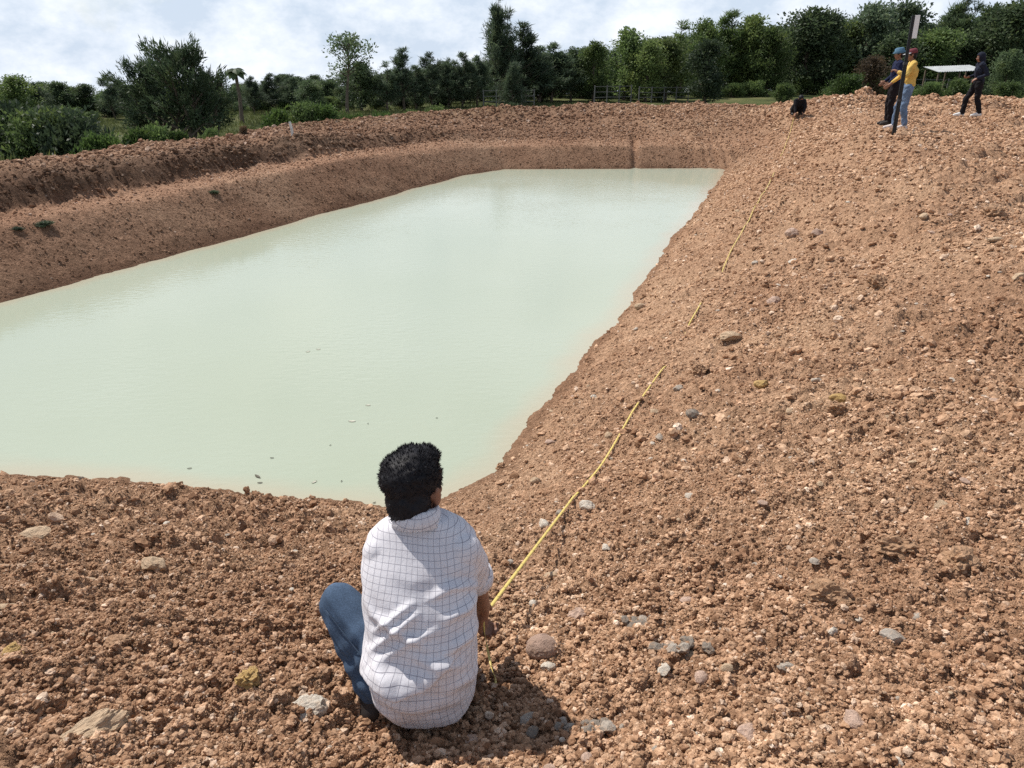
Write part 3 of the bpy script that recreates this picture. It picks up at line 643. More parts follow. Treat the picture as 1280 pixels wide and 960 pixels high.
def grow(kind, seed):
    """a tree of unit height: trunk-and-limb mesh and crown mesh"""
    g = np.random.default_rng(seed); r = random.Random(seed)
    bm = bmesh.new(); P = []; D = []
    lean = Vector((r.uniform(-0.04, 0.04), r.uniform(-0.04, 0.04), 0))
    def trunk_at(h): return Vector((lean.x * h + 0.012 * math.sin(7 * h + seed), lean.y * h + 0.012 * math.cos(6 * h + seed), h))
    top, th, h0, nb = {'casuarina': (0.97, 0.016, 0.10, 95), 'spire': (0.97, 0.014, 0.12, 80), 'broadleaf': (0.80, 0.022, 0.08, 52), 'open': (0.80, 0.020, 0.42, 26),
                       'feathery': (0.75, 0.030, 0.10, 60), 'shrub': (0.5, 0.022, 0.03, 34), 'thicket': (0.7, 0.018, 0.04, 60)}[kind]
    if kind in ('shrub', 'thicket', 'feathery'):
        stems = [Vector((r.gauss(0, 0.10), r.gauss(0, 0.10), 0)) for _ in range(5 if kind != 'feathery' else 4)]
        for s in stems:
            t_ = Vector((s.x * 2.2, s.y * 2.2, top * r.uniform(0.45, 0.7)))
            bm_tube(bm, [s * 0.4, s.lerp(t_, 0.5) + Vector((r.gauss(0, .02), r.gauss(0, .02), 0)), t_], [th, th * 0.65, th * 0.25], 5)
    else:
        bm_tube(bm, [trunk_at(h) for h in np.linspace(-0.02, top, 7)], [th * (1.1 - 0.95 * k / 6) for k in range(7)], 6)
    leaders = [(Vector((0, 0, 0)), 1.0)] + [(Vector((r.gauss(0, 0.09), r.gauss(0, 0.09), 0)), r.uniform(0.68, 0.95)) for _ in range(3)]
    for i in range(nb):
        f = (i + r.random()) / nb; h = h0 + (top - h0) * f; az = r.uniform(0, 2 * math.pi)
        out = Vector((math.cos(az), math.sin(az), 0))
        if kind == 'casuarina': Lb = (0.40 * (1 - f) ** 1.05 + 0.022) * r.uniform(0.4, 1.35); up = 0.65 + 0.6 * f; k, sp, per, ll, lw = 8, 0.020, 9, 0.062, 0.008
        elif kind == 'spire': Lb = (0.25 * (1 - f) ** 1.0 + 0.02) * r.uniform(0.4, 1.4); up = 1.2; k, sp, per, ll, lw = 7, 0.017, 9, 0.058, 0.007
        elif kind == 'broadleaf': Lb = 0.33 * math.sqrt(max(0.05, 1 - (2 * f - 0.75) ** 2 * 0.8)) * r.uniform(0.6, 1.15); up = 0.3 + 0.8 * f; k, sp, per, ll, lw = 7, 0.042, 22, 0.032, 0.018
        elif kind == 'open': Lb = 0.30 * math.sqrt(max(0.05, 1 - (2 * f - 0.9) ** 2)) * r.uniform(0.7, 1.15); up = 0.55 + 0.7 * f; k, sp, per, ll, lw = 3, 0.035, 24, 0.03, 0.017
        elif kind == 'feathery': Lb = 0.46 * math.sqrt(max(0.08, 1 - (1.25 * f - 0.25) ** 2)) * r.uniform(0.55, 1.15); up = 0.25 + 0.95 * f; k, sp, per, ll, lw = 9, 0.026, 16, 0.05, 0.011
        elif kind == 'thicket': Lb = 0.5 * math.sqrt(max(0.1, 1 - f * f)) * r.uniform(0.5, 1.1); up = 0.35 + 0.8 * f; k, sp, per, ll, lw = 7, 0.05, 16, 0.06, 0.026
        else: Lb = 0.52 * math.sqrt(max(0.15, 1 - f * f)) * r.uniform(0.6, 1.1); up = 0.3 + 1.2 * f; k, sp, per, ll, lw = 7, 0.06, 20, 0.075, 0.034
        lv, lh = r.choice(leaders)
        base = (trunk_at(h * lh) + lv * h) if kind in ('casuarina', 'spire') else trunk_at(h) if kind not in ('shrub', 'thicket', 'feathery') else Vector((r.gauss(0, 0.08), r.gauss(0, 0.08), h * 0.8))
        d = (out + Vector((0, 0, up))).normalized(); tip = base + d * Lb
        mid = base.lerp(tip, 0.5) + Vector((0, 0, 0.02 * Lb / 0.3))
        if i % 2 == 0 or kind == 'open': bm_tube(bm, [base, mid, tip], [th * 0.34 * (1 - 0.6 * f) + 0.002, th * 0.2 * (1 - 0.6 * f) + 0.0015, 0.001], 4, False)
        t0 = 0.72 if kind == 'open' else 0.25
        for j in range(k):
            t = t0 + (1.05 - t0) * (j + r.random()) / k
            c = np.array(base.lerp(mid, min(1, t * 2)) if t < 0.5 else mid.lerp(tip, (t - 0.5) * 2))
            p = c + np.clip(g.normal(0, sp, (per, 3)), -1.7 * sp, 1.7 * sp); P.append(p)
            if kind in ('casuarina', 'spire'): dd = np.array(d)[None] * 0.5 + g.normal(0, 0.5, (per, 3)) + np.array([[0.1, 0, 0.25 - 0.3 * (1 - f)]])
            elif kind == 'feathery': dd = np.array(d)[None] * 0.9 + g.normal(0, 0.5, (per, 3))
            else: dd = (p - c) / sp * 0.5 + g.normal(0, 0.6, (per, 3)) + np.array([[0, 0, 0.15]])
            D.append(dd)
    P = np.concatenate(P); D = np.concatenate(D)
    V = leaves(P, D, ll, lw, g)
    zs = 1.0 / np.percentile(V[:, 2], 99.7); V[:, 2] *= zs
    for v_ in bm.verts: v_.co.z *= zs
    crown = quad_mesh(kind + '_crown', V, quads_of(len(P)), None, False)
    tm = bpy.data.meshes.new(kind + '_trunk'); bm.to_mesh(tm); bm.free(); tm.materials.append(BARK)
    return tm, crown
KIND_MAT = {'casuarina': 'grey', 'spire': 'grey', 'broadleaf': 'mid', 'open': 'dark', 'feathery': 'dark', 'shrub': 'bush', 'thicket': 'dark'}
GROWN = {}
for kd, nv in (('casuarina', 4), ('spire', 3), ('broadleaf', 5), ('open', 1), ('feathery', 2), ('shrub', 4), ('thicket', 3)):
    GROWN[kd] = [grow(kd, 100 + 13 * i + len(kd)) for i in range(nv)]
_cm = {}
def crown_mesh(kd, i, mk):
    key = (kd, i, mk)
    if key not in _cm:
        c = GROWN[kd][i][1]; c = c if not c.materials else c.copy()
        c.materials.clear(); c.materials.append(LM[mk]); _cm[key] = c
    return _cm[key]
tree_r = random.Random(5)
def plant(name, kd, u, vtop, Y, wide, label, cat, group=None, mk=None, lean=0.0):
    """wide: crown spread as a multiple of the shape's own; height follows from the pixel of its top"""
    mk = mk or KIND_MAT[kd]; i = tree_r.randrange(len(GROWN[kd]))
    top = at_Y(u, vtop, Y); gz = ground_z(top.x, top.y) - 0.03; H = max(0.3, top.z - gz)
    root = empty(name, (top.x, top.y, gz), tree_r.uniform(0, 6.28))
    root.scale = (H * wide, H * wide, H)
    if lean: root.rotation_euler = (0, lean, 0)
    link(bpy.data.objects.new('trunk' if cat == 'tree' else 'stems', GROWN[kd][i][0]), root)
    link(bpy.data.objects.new('crown' if cat == 'tree' else 'foliage', crown_mesh(kd, i, mk)), root)
    return tag(root, label, cat, group)
TREES = [
 ('rounded_tree', 'broadleaf', 14, 94, 40, 1.1, 'rounded tree at the left edge of the tree line', None),
 ('wispy_tree', 'casuarina', 42, 104, 43, 1.1, 'low wispy tree second from the left edge of the tree line', None),
 ('rounded_tree', 'broadleaf', 72, 102, 45, 1.2, 'round grey green tree left of the slim spiky one on the left', 'dark'),
 ('rounded_tree', 'broadleaf', 103, 105, 46, 1.1, 'dark round tree just left of the slim spiky one on the left', 'dark'),
 ('spiky_tree', 'spire', 132, 93, 44, 1.0, 'slim spiky tree left of the big feathery tree', None),
 ('wispy_tree', 'casuarina', 155, 108, 46, 1.2, 'small wispy tree touching the left side of the big feathery tree', None),
 ('feathery_tree', 'feathery', 217, 50, 30, 0.95, 'big dark feathery tree standing alone on the left behind the bank', 'deep'),
 ('feathery_tree', 'feathery', 182, 72, 31, 0.85, 'smaller feathery tree joined to the left side of the big one', 'deep'),
 ('feathery_tree', 'feathery', 252, 84, 31, 0.9, 'low feathery tree joined to the right side of the big one', 'deep'),
 ('wispy_tree', 'casuarina', 312, 96, 48, 1.3, 'wispy tree just right of the palm', None),
 ('wispy_tree', 'casuarina', 336, 92, 50, 1.2, 'pointed wispy tree between the palm and the open tree, left of two', None),
 ('wispy_tree', 'casuarina', 362, 93, 50, 1.3, 'pointed wispy tree between the palm and the open tree, right of two', None),
 ('rounded_tree', 'broadleaf', 386, 100, 48, 1.2, 'low round tree under the left side of the open crowned tree', 'dark'),
 ('open_tree', 'open', 427, 40, 47, 1.0, 'tall tree with an open airy crown, sky showing through its limbs', None),
 ('rounded_tree', 'broadleaf', 448, 78, 50, 1.0, 'dark bushy tree under the right side of the open crowned tree', 'dark'),
 ('spiky_tree', 'spire', 481, 78, 50, 1.2, 'spiky tree right of the open crowned tree, leftmost of a close pair', None),
 ('spiky_tree', 'spire', 500, 60, 51, 1.2, 'spiky tree right of the open crowned tree, taller of a close pair', None),
 ('wispy_tree', 'casuarina', 518, 82, 52, 1.2, 'short wispy tree right of the close spiky pair', None),
 ('spiky_tree', 'spire', 537, 66, 53, 1.2, 'slim spiky tree midway between the open tree and the tallest tree', None),
 ('wispy_tree', 'casuarina', 558, 74, 54, 1.2, 'wispy tree left of the tallest tree, third from it', None),
 ('wispy_tree', 'casuarina', 577, 66, 54, 1.2, 'wispy tree left of the tallest tree, second from it', None),
 ('wispy_tree', 'casuarina', 596, 70, 55, 1.2, 'wispy tree touching the left side of the tallest tree', None),
 ('tall_wispy_tree', 'casuarina', 622, -6, 57, 0.80, 'tallest tree of the row, dark and tapering, reaching the top of the picture', None),
 ('tall_wispy_tree', 'spire', 636, 12, 57.5, 0.9, 'slim dark tree grown into the right side of the tallest tree', None),
 ('spiky_tree', 'spire', 657, 28, 58, 1.1, 'spiky tree second tallest, right of the tallest tree', None),
 ('wispy_tree', 'casuarina', 641, 78, 49, 1.1, 'bluish green wispy tree standing in front of the row, below the tallest tree', None),
 ('wispy_tree', 'casuarina', 675, 58, 59, 1.2, 'wispy tree right of the second tallest spiky tree', None),
 ('wispy_tree', 'casuarina', 692, 54, 60, 1.2, 'wispy tree with a thin double top, mid row', None),
 ('rounded_tree', 'broadleaf', 716, 60, 61, 1.0, 'dark round tree at the dip of the tree line, mid row', 'dark'),
 ('rounded_tree', 'broadleaf', 744, 52, 60, 1.0, 'bushy green tree left of the big domed tree', None),
 ('rounded_tree', 'broadleaf', 785, 36, 62, 1.0, 'big domed tree in the middle of the row', 'mid'),
 ('rounded_tree', 'broadleaf', 812, 50, 60, 1.0, 'light green tree right of the big domed tree, left of a pair', 'light'),
 ('rounded_tree', 'broadleaf', 836, 48, 62, 1.0, 'light green tree right of the big domed tree, right of a pair', 'light'),
 ('spiky_tree', 'spire', 856, 28, 67, 1.5, 'pointed tree left of the dark round tree', 'mid'),
 ('rounded_tree', 'broadleaf', 888, 50, 57, 1.1, 'dark round tree standing forward of the row on several stems', 'deep'),
 ('rounded_tree', 'broadleaf', 884, 24, 70, 1.0, 'tall green tree rising behind the dark round tree', 'mid'),
 ('wispy_tree', 'casuarina', 915, 14, 72, 1.1, 'tall narrow tree up right of the dark round tree', 'mid'),
 ('rounded_tree', 'broadleaf', 945, 20, 72, 1.0, 'bright leafy tree left of the dark broad tree on the right', 'light'),
 ('rounded_tree', 'broadleaf', 968, 34, 70, 0.9, 'green tree tucked before the bright leafy one on the right', 'mid'),
 ('rounded_tree', 'broadleaf', 1018, 10, 73, 1.05, 'dark broad tree behind the far squatting person', 'dark'),
 ('rounded_tree', 'broadleaf', 1040, 14, 74, 1.0, 'dark tree merging into the right side of the broad one', 'dark'),
 ('rounded_tree', 'broadleaf', 1066, 28, 75, 0.9, 'pale green tree showing between two dark ones, left of the staff', 'light'),
 ('rounded_tree', 'broadleaf', 1094, 4, 75, 1.0, 'big greyish tree left of the staff top', 'grey'),
 ('rounded_tree', 'broadleaf', 1142, 2, 77, 1.0, 'big airy tree behind the staff top', 'grey'),
 ('rounded_tree', 'broadleaf', 1172, 36, 74, 1.1, 'mid green tree right of the staff', 'mid'),
 ('spiky_tree', 'spire', 1186, 6, 80, 0.9, 'thin leaning spire right of the staff, against the sky', None),
 ('tall_wispy_tree', 'casuarina', 1214, -14, 79, 0.8, 'dark layered tree above the walking person', 'dark'),
 ('rounded_tree', 'broadleaf', 1246, 6, 76, 1.0, 'big dark tree near the right edge, left of the last one', 'dark'),
 ('rounded_tree', 'broadleaf', 1278, 0, 74, 1.0, 'last big dark tree, cut by the right edge', 'dark'),
 ('rounded_tree', 'broadleaf', 1205, 44, 76, 1.1, 'round tree above the white roof', 'dark'),
 ('rounded_tree', 'broadleaf', 1268, 62, 64, 1.1, 'low dark tree just behind the walking person', 'dark'),
 ('rounded_tree', 'broadleaf', 1125, 40, 72, 1.1, 'dark tree directly behind the pair of standing people', 'dark'),
 ('brown_tree', 'broadleaf', 1092, 70, 58, 0.9, 'brownish small tree left of the person in the blue hat', 'dry'),
]
for nm, kd, u, vt, Y, wd, lab, mk in TREES:
    plant(nm, kd, u, vt, Y, wd * {'casuarina': 1.25, 'spire': 1.3, 'broadleaf': 1.2}.get(kd, 1) * tree_r.uniform(0.85, 1.3), lab, 'tree', 'trees of the row beyond the pond', mk, 0.16 if 'leaning' in lab else 0)
# the unbroken dark mass behind: trees nothing sets apart
sky_u = [(0, 104), (130, 108), (300, 100), (450, 88), (600, 78), (720, 66), (800, 56), (900, 42), (1020, 30), (1150, 28), (1290, 20)]
u = -60
while u < 1345:
    vt = np.interp(u, *zip(*sky_u)) + tree_r.uniform(-6, 10); Y = np.interp(u, [0, 640, 1000, 1280], [50, 66, 84, 84]) + tree_r.uniform(-2, 3)
    plant('background_tree', tree_r.choice(['broadleaf', 'broadleaf', 'broadleaf', 'casuarina']), u, vt, Y, tree_r.uniform(1.5, 2.1), 'dark tree in the dense mass behind the front row', 'tree', 'dense trees at the back of the row', tree_r.choice(['dark', 'dark', 'grey']))
    u += tree_r.uniform(15, 23)
u = -40
while u < 1330:
    vt = np.interp(u, [0, 640, 1000, 1280], [118, 96, 78, 76]) + tree_r.uniform(-8, 8); Y = np.interp(u, [0, 640, 1000, 1280], [45, 61, 78, 77]) + tree_r.uniform(-2, 2)
    plant('undergrowth_bush', 'thicket', u, vt, Y, tree_r.uniform(1.1, 1.6), 'dark bush in the undergrowth along the foot of the tree row', 'bush', 'undergrowth along the tree row', tree_r.choice(['dark', 'dark', 'mid']))
    u += tree_r.uniform(20, 30)
u = -40
while u < 1330:
    vt = np.interp(u, [0, 640, 1000, 1280], [138, 117, 100, 98]) + tree_r.uniform(-6, 6); Y = np.interp(u, [0, 640, 1000, 1280], [40, 56, 72, 71]) + tree_r.uniform(-2, 2)
    if not 552 < u < 742: plant('undergrowth_bush', tree_r.choice(['thicket', 'shrub']), u, vt, Y, tree_r.uniform(1.3, 2.0), 'low bush in the front edge of the undergrowth before the tree row', 'bush', 'front edge of the undergrowth', tree_r.choice(['dark', 'mid', 'deep']))
    u += tree_r.uniform(18, 34)
SHRUBS = [
 ('thicket', 8, 126, 21, 1.3, 'deep', 'big dark bush at the left edge behind the bank'), ('thicket', 38, 138, 20, 1.2, 'mid', 'sunlit leafy bush second from the left edge'),
 ('thicket', 66, 136, 20.5, 1.25, 'deep', 'wide dark bush third from the left edge'), ('shrub', 96, 146, 20, 1.2, 'deep', 'dark green bush fourth from the left edge'),
 ('shrub', 118, 166, 19, 1.0, 'bush', 'low light bush at the right end of the left clump'), ('shrub', 170, 160, 21, 1.0, 'bush', 'green bush under the left side of the big feathery tree'),
 ('shrub', 196, 157, 21.5, 1.1, 'mid', 'leafy bush right under the big feathery tree'), ('shrub', 222, 163, 21.5, 1.0, 'bush', 'low bush right of the one under the big feathery tree'),
 ('shrub', 262, 160, 22.5, 0.9, 'mid', 'small bush left of the dark leafless shrub'), ('shrub', 346, 136, 31, 1.0, 'bush', 'rounded light green bush left of the white post'),
 ('thicket', 380, 128, 31, 1.0, 'mid', 'tall loose bush behind the white post'), ('thicket', 408, 130, 31, 1.0, 'bush', 'tall light bush right of the white post'),
 ('shrub', 445, 142, 30, 1.0, 'bush', 'low light green bush right of the tall bushes'), ('shrub', 478, 140, 33, 1.2, 'bush', 'spreading green bush on the crest, left of the bright one'),
 ('thicket', 545, 132, 33, 1.0, 'light', 'bright green bush on the crest, left of the rail fence'), ('shrub', 515, 138, 33, 1.1, 'light', 'low bright bush touching the left of the brightest one'),
 ('shrub', 578, 140, 34, 1.0, 'mid', 'olive bush right of the bright green one'), ('shrub', 641, 128, 46, 1.3, 'dark', 'dark bush at the foot of the bluish wispy tree'),
 ('shrub', 703, 134, 48, 1.0, 'mid', 'small bush on the green strip, right of the bluish wispy tree'), ('thicket', 980, 104, 60, 1.3, 'mid', 'leafy bush left of the far squatting person'),
 ('thicket', 1064, 92, 52, 1.2, 'bush', 'bright bush left of the person in the blue hat'), ('shrub', 1040, 108, 55, 1.0, 'mid', 'low bush further left of the person in the blue hat'),
 ('shrub', 1200, 98, 60, 1.3, 'mid', 'light bush under the white roof'), ('thicket', 1165, 102, 60, 1.4, 'mid', 'low bush left of the white roof, by the fence'),
 ('thicket', 1262, 102, 55, 1.5, 'mid', 'low bush right of the walking person'), ('shrub', 760, 124, 58, 1.0, 'mid', 'low bush by the middle fence, left one'), ('shrub', 825, 120, 60, 1.0, 'mid', 'low bush by the middle fence, right one'),
]
for kd, u, vt, Y, wd, mk, lab in SHRUBS:
    plant('bush', kd, u, vt, Y, wd, lab, 'bush', 'bushes beyond the banks', mk)
plant('leafless_shrub', 'shrub', 304, 158, 20, 0.9, 'dark scrubby shrub on the crest left of the white post', 'bush', None, 'dry')
# weeds on the left bank
for u, v, s, lab in ((57, 284, 0.16, 'small green weed tuft on the left bank, biggest of them'), (22, 289, 0.10, 'tiny green weed tuft at the left edge of the left bank'),                      (268, 243, 0.12, 'faint weed tuft halfway along the left bank')):
    p = pix_ground(u, v); i = tree_r.randrange(4)
    root = empty('weed', (p.x, p.y, p.z - 0.01), tree_r.uniform(0, 6)); root.scale = (s * 1.7, s * 1.7, s * 0.5)
    link(bpy.data.objects.new('stems', GROWN['shrub'][i][0]), root); link(bpy.data.objects.new('foliage', crown_mesh('shrub', i, 'deep')), root)
    tag(root, lab, 'weed', 'weeds on the left bank')
# palm
def palm(u, vtop, Y):
    top = at_Y(u, vtop, Y); gz = ground_z(top.x, top.y); root = tag(empty('palm_tree', (top.x, top.y, gz)), 'lone palm with drooping fronds right of the big feathery tree', 'palm')
    H = top.z - gz; bm = bmesh.new()
    bm_tube(bm, [(0, 0, -0.05), (0.05, 0, H * 0.4), (0, 0, H * 0.86)], [0.12, 0.09, 0.08], 7); from_bm('trunk', bm, BARK, root)
    r = random.Random(9)
    for k in range(13):
        az = k * 2.4; el = r.uniform(-0.1, 0.75); Lf = 0.62 * r.uniform(0.85, 1.1); V = []; F = []
        for j in range(9):
            t = j / 8; o = Vector((math.cos(az), math.sin(az), 0)) * Lf * t * math.cos(el * (1 - t)) ; zz = H * 0.86 + Lf * (math.sin(el) * t - 0.75 * t * t)
            side = Vector((-math.sin(az), math.cos(az), 0)); w = 0.19 * math.sin(math.pi * min(1, t * 0.9 + 0.1)) + 0.012
            V += [o + side * w + Vector((0, 0, zz - w * 0.5)), o + Vector((0, 0, zz)), o - side * w + Vector((0, 0, zz - w * 0.5))]
            if j: b = 3 * j; F += [(b - 3, b - 2, b + 1, b), (b - 2, b - 1, b + 2, b + 1)]
        link(bpy.data.objects.new('frond', mesh_from('frond', V, F, LM['dark'])), root)
palm(292, 75, 40)
# grass beyond the soil
def build_grass(n=42000):
    g = np.random.default_rng(12); r = 12 + 45 * g.uniform(0, 1, n) ** 1.2; th = np.radians(g.uniform(-44, 42, n)); x = r * np.sin(th); y = r * np.cos(th)
    z, m, sd = height(x, y); k = (m < 0.30) & (sd > 2) & (vnoise(x * 0.25, y * 0.25, 401) + 0.5 * vnoise(x, y, 402) > -0.45); x, y, z = x[k], y[k], z[k]; n = len(x)
    P = np.repeat(np.stack([x, y, z], 1), 5, 0) + np.concatenate([g.normal(0, 0.07, (n * 5, 2)), np.zeros((n * 5, 1))], 1)
    D = g.normal(0, 0.35, (n * 5, 3)); D[:, 2] = 1
    V = leaves(P, D, 0.20, 0.028, g)
    o = link(bpy.data.objects.new('grass', quad_mesh('grass', V, quads_of(n * 5), leaf_mat('grass_blades', (0.095, 0.115, 0.040), 0.3), False)))
    tag(o, 'rough green grass growing on the fields beyond the banks', 'grass', kind='stuff')
build_grass()

# ------------------------------------------------------------------ fences, shed, post
WOODGREY = simple_mat('weathered_rail', (0.13, 0.125, 0.115), 0.8, 0.3, 6); CONCRETE = simple_mat('concrete_post', (0.15, 0.145, 0.135), 0.85, 0.2, 10)
def rail_fence(uv0, uv1, Y0, Y1, H, nposts, nrails, label):
    a = at_Y(uv0, 100, Y0); b = at_Y(uv1, 100, Y1); za = ground_z(a.x, a.y); zb = ground_z(b.x, b.y)
    A = Vector((a.x, Y0, za)); B = Vector((b.x, Y1, zb)); root = tag(empty('rail_fence', A), label, 'fence', 'rail fences in front of the trees')
    for i in range(nposts):
        t = i / (nposts - 1); p = A.lerp(B, t) - A; bm = bmesh.new(); bm_box(bm, p + Vector((0, 0, H / 2 - 0.1)), (0.075, 0.075, H + 0.25)); from_bm('post', bm, CONCRETE, root)
    ang = math.atan2(B.y - A.y, B.x - A.x); Ln = (B - A).length
    for k in range(nrails):
        z = H * (0.95 - 0.3 * k); bm = bmesh.new(); bm_box(bm, (B - A) / 2 + Vector((0, 0, z)), (Ln, 0.04, 0.045), Matrix.Rotation(ang, 3, 'Z') @ Matrix.Rotation(-math.atan2(zb - za, Ln), 3, 'Y')); from_bm('rail', bm, WOODGREY, root)
rail_fence(604, 668, 53, 54, 1.15, 5, 3, 'pale rail fence below the tallest tree')
rail_fence(744, 790, 57, 59, 1.2, 4, 3, 'pale rail fence left of the light green pair of trees')
rail_fence(800, 862, 58, 60, 1.1, 5, 3, 'grey rail fence left of the dark round tree')
rail_fence(1142, 1215, 70, 70, 1.4, 6, 4, 'rail fence under the white roof, behind the standing pair')
def shed():
    p = at_Y(1192, 86, 63); gz = ground_z(p.x, p.y); root = tag(empty('open_shed', (p.x, p.y, gz)), 'low open shed with a white sheet roof behind the walking person', 'shed')
    W, D_, h = 3.6, 2.4, p.z - gz; white = simple_mat('white_roof_sheet', (0.33, 0.345, 0.345), 0.6, 0.2, 2)
    bm = bmesh.new(); n = 40; vs_ = []
    for i in range(n + 1):
        x = -W / 2 + W * i / n; dz = 0.02 * math.cos(i * math.pi)
        vs_.append([bm.verts.new((x, yy, h + zz + dz + o_ + 0.035 * x)) for yy, zz in ((-D_ / 2, -0.17), (D_ / 2, 0.17)) for o_ in (0, 0.03)])
    for a, b in zip(vs_, vs_[1:]):
        for q in ((0, 2, 3, 1),): pass
        bm.faces.new((a[0], b[0], b[2], a[2])); bm.faces.new((a[1], a[3], b[3], b[1])); bm.faces.new((a[0], a[1], b[1], b[0])); bm.faces.new((a[2], b[2], b[3], a[3]))
    bm.faces.new((vs_[0][0], vs_[0][2], vs_[0][3], vs_[0][1])); bm.faces.new((vs_[-1][0], vs_[-1][1], vs_[-1][3], vs_[-1][2]))
    from_bm('roof', bm, white, root)
    for sx in (-1, 0, 1):
        for sy in (-1, 1):
            bm = bmesh.new(); hh = h - 0.05 + (0.12 * sy) + 0.035 * sx * W * 0.45; bm_box(bm, (sx * W * 0.45, sy * D_ * 0.42, hh / 2 - 0.1), (0.1, 0.1, hh + 0.1)); from_bm('post', bm, BARK, root)
shed()
def white_post():
    a = at_Y(364, 152, 19.4); gz = ground_z(a.x, a.y); H = a.z - gz; bm = bmesh.new(); bm_tube(bm, [(0, 0, -0.15), (-0.01, 0, H * 0.5), (-0.04, 0, H)], [0.035, 0.033, 0.03], 8)
    o = from_bm('marker_post', bm, simple_mat('white_paint', (0.62, 0.62, 0.58), 0.7, 0.2, 9)); o.location = (a.x, a.y, gz)
    tag(o, 'thin white post leaning slightly on the left crest', 'post')
white_post()
# ------------------------------------------------------------------ people
tmp_scene = bpy.data.scenes.new('workbench')
def part_mesh(bm, p):
    if p[0] == 'c':
        _, a, ra, b, rb = p; a = Vector(a); b = Vector(b); d = b - a; L_ = d.length
        if L_ < 1e-5: d = Vector((0, 0, 1)); L_ = 1e-5
        d.normalize(); al = math.asin(max(-0.95, min(0.95, (ra - rb) / L_))) if L_ > abs(ra - rb) + 1e-4 else 0.0
        e1 = d.orthogonal().normalized(); e2 = d.cross(e1); prof = []
        for k in range(1, 6): t = -math.pi / 2 + (math.pi / 2 + al) * k / 5; prof.append((a + d * ra * math.sin(t), ra * math.cos(t)))
        for k in range(0, 5): t = al + (math.pi / 2 - al) * k / 5; prof.append((b + d * rb * math.sin(t), rb * math.cos(t)))
        n = 14; rings = [[bm.verts.new(c + (e1 * math.cos(2 * math.pi * k / n) + e2 * math.sin(2 * math.pi * k / n)) * r) for k in range(n)] for c, r in prof]
        for r0, r1 in zip(rings, rings[1:]):
            for k in range(n): bm.faces.new((r0[k], r0[(k + 1) % n], r1[(k + 1) % n], r1[k]))
        pa = bm.verts.new(a - d * ra); pb = bm.verts.new(b + d * rb)
        for k in range(n): bm.faces.new((pa, rings[0][(k + 1) % n], rings[0][k])); bm.faces.new((pb, rings[-1][k], rings[-1][(k + 1) % n]))
    elif p[0] == 'e':
        _, c, r = p[:3]; R = (p[3] if len(p) > 3 else Euler((0, 0, 0))).to_matrix().to_4x4()
        bmesh.ops.create_icosphere(bm, subdivisions=3, radius=1, matrix=Matrix.Translation(c) @ R @ Matrix.Diagonal((*r, 1)))
    elif p[0] == 'loft':
        rings = []
        for (c, a, b, tilt, pw) in p[1]:
            T = Matrix.Rotation(tilt, 3, 'X'); ring = []
            for k in range(40):
                t = 2 * math.pi * k / 40; cs, sn = math.cos(t), math.sin(t)
                ring.append(bm.verts.new(Vector(c) + T @ Vector((a * math.copysign(abs(cs) ** pw, cs), b * math.copysign(abs(sn) ** pw, sn), 0))))
            rings.append(ring)
        for r0, r1 in zip(rings, rings[1:]):
            for k in range(40): bm.faces.new((r0[k], r0[(k + 1) % 40], r1[(k + 1) % 40], r1[k]))
        bm.faces.new(rings[0][::-1]); bm.faces.new(rings[-1])
def blob(name, parts, voxel, smooth, mat, parent=None, raw=False):
    """one continuous skin grown over tapered limbs and rounded masses"""
    bm = bmesh.new()
    for p in parts: part_mesh(bm, p)
    me = bpy.data.meshes.new(name); bm.to_mesh(me); bm.free()
    o = bpy.data.objects.new('shape', me); tmp_scene.collection.objects.link(o)
    md = o.modifiers.new('r', 'REMESH'); md.mode = 'VOXEL'; md.voxel_size = voxel
    if smooth: sm = o.modifiers.new('s', 'SMOOTH'); sm.iterations = smooth; sm.factor = 0.5
    vl = tmp_scene.view_layers[0]; vl.update(); dg = vl.depsgraph; dg.update()
    out = bpy.data.meshes.new_from_object(o.evaluated_get(dg)); out.name = name
    bpy.data.objects.remove(o); bpy.data.meshes.remove(me)
    out.materials.clear()
    if mat: out.materials.append(mat)
    out.polygons.foreach_set('use_smooth', [True] * len(out.polygons))
    if raw: return out
    return link(bpy.data.objects.new(name, out), parent)
def get_co(me): a = np.empty(len(me.vertices) * 3, np.float32); me.vertices.foreach_get('co', a); return a.reshape(-1, 3).astype(float)
def get_no(me): a = np.empty(len(me.vertices) * 3, np.float32); me.vertices.foreach_get('normal', a); return a.reshape(-1, 3).astype(float)
def set_co(me, co): me.vertices.foreach_set('co', co.astype(np.float32).ravel()); me.update()
def cut(me, cond):
    bm = bmesh.new(); bm.from_mesh(me); bmesh.ops.delete(bm, geom=[f for f in bm.faces if cond(f.calc_center_median())], context='FACES'); bm.to_mesh(me); bm.free()
    me.polygons.foreach_set('use_smooth', [True] * len(me.polygons))

SKIN = simple_mat('brown_skin', (0.24, 0.115, 0.070), 0.55, 0.12, 14, 0.1, 90, 0.35)
HAIR = simple_mat('black_hair', (0.010, 0.009, 0.011), 0.6, 0.3, 30, 0, 1, 0.2)
EYEW = simple_mat('eye_white', (0.75, 0.73, 0.70), 0.2, 0.02); EYED = simple_mat('eye_dark', (0.02, 0.012, 0.01), 0.15, 0.05)
LIPS = simple_mat('lips', (0.26, 0.10, 0.08), 0.5, 0.1)
def fabric(name, col, var=0.2, rough=0.9, weave=500): return simple_mat(name, col, rough, var, 9, 0.15, weave, 0.15)

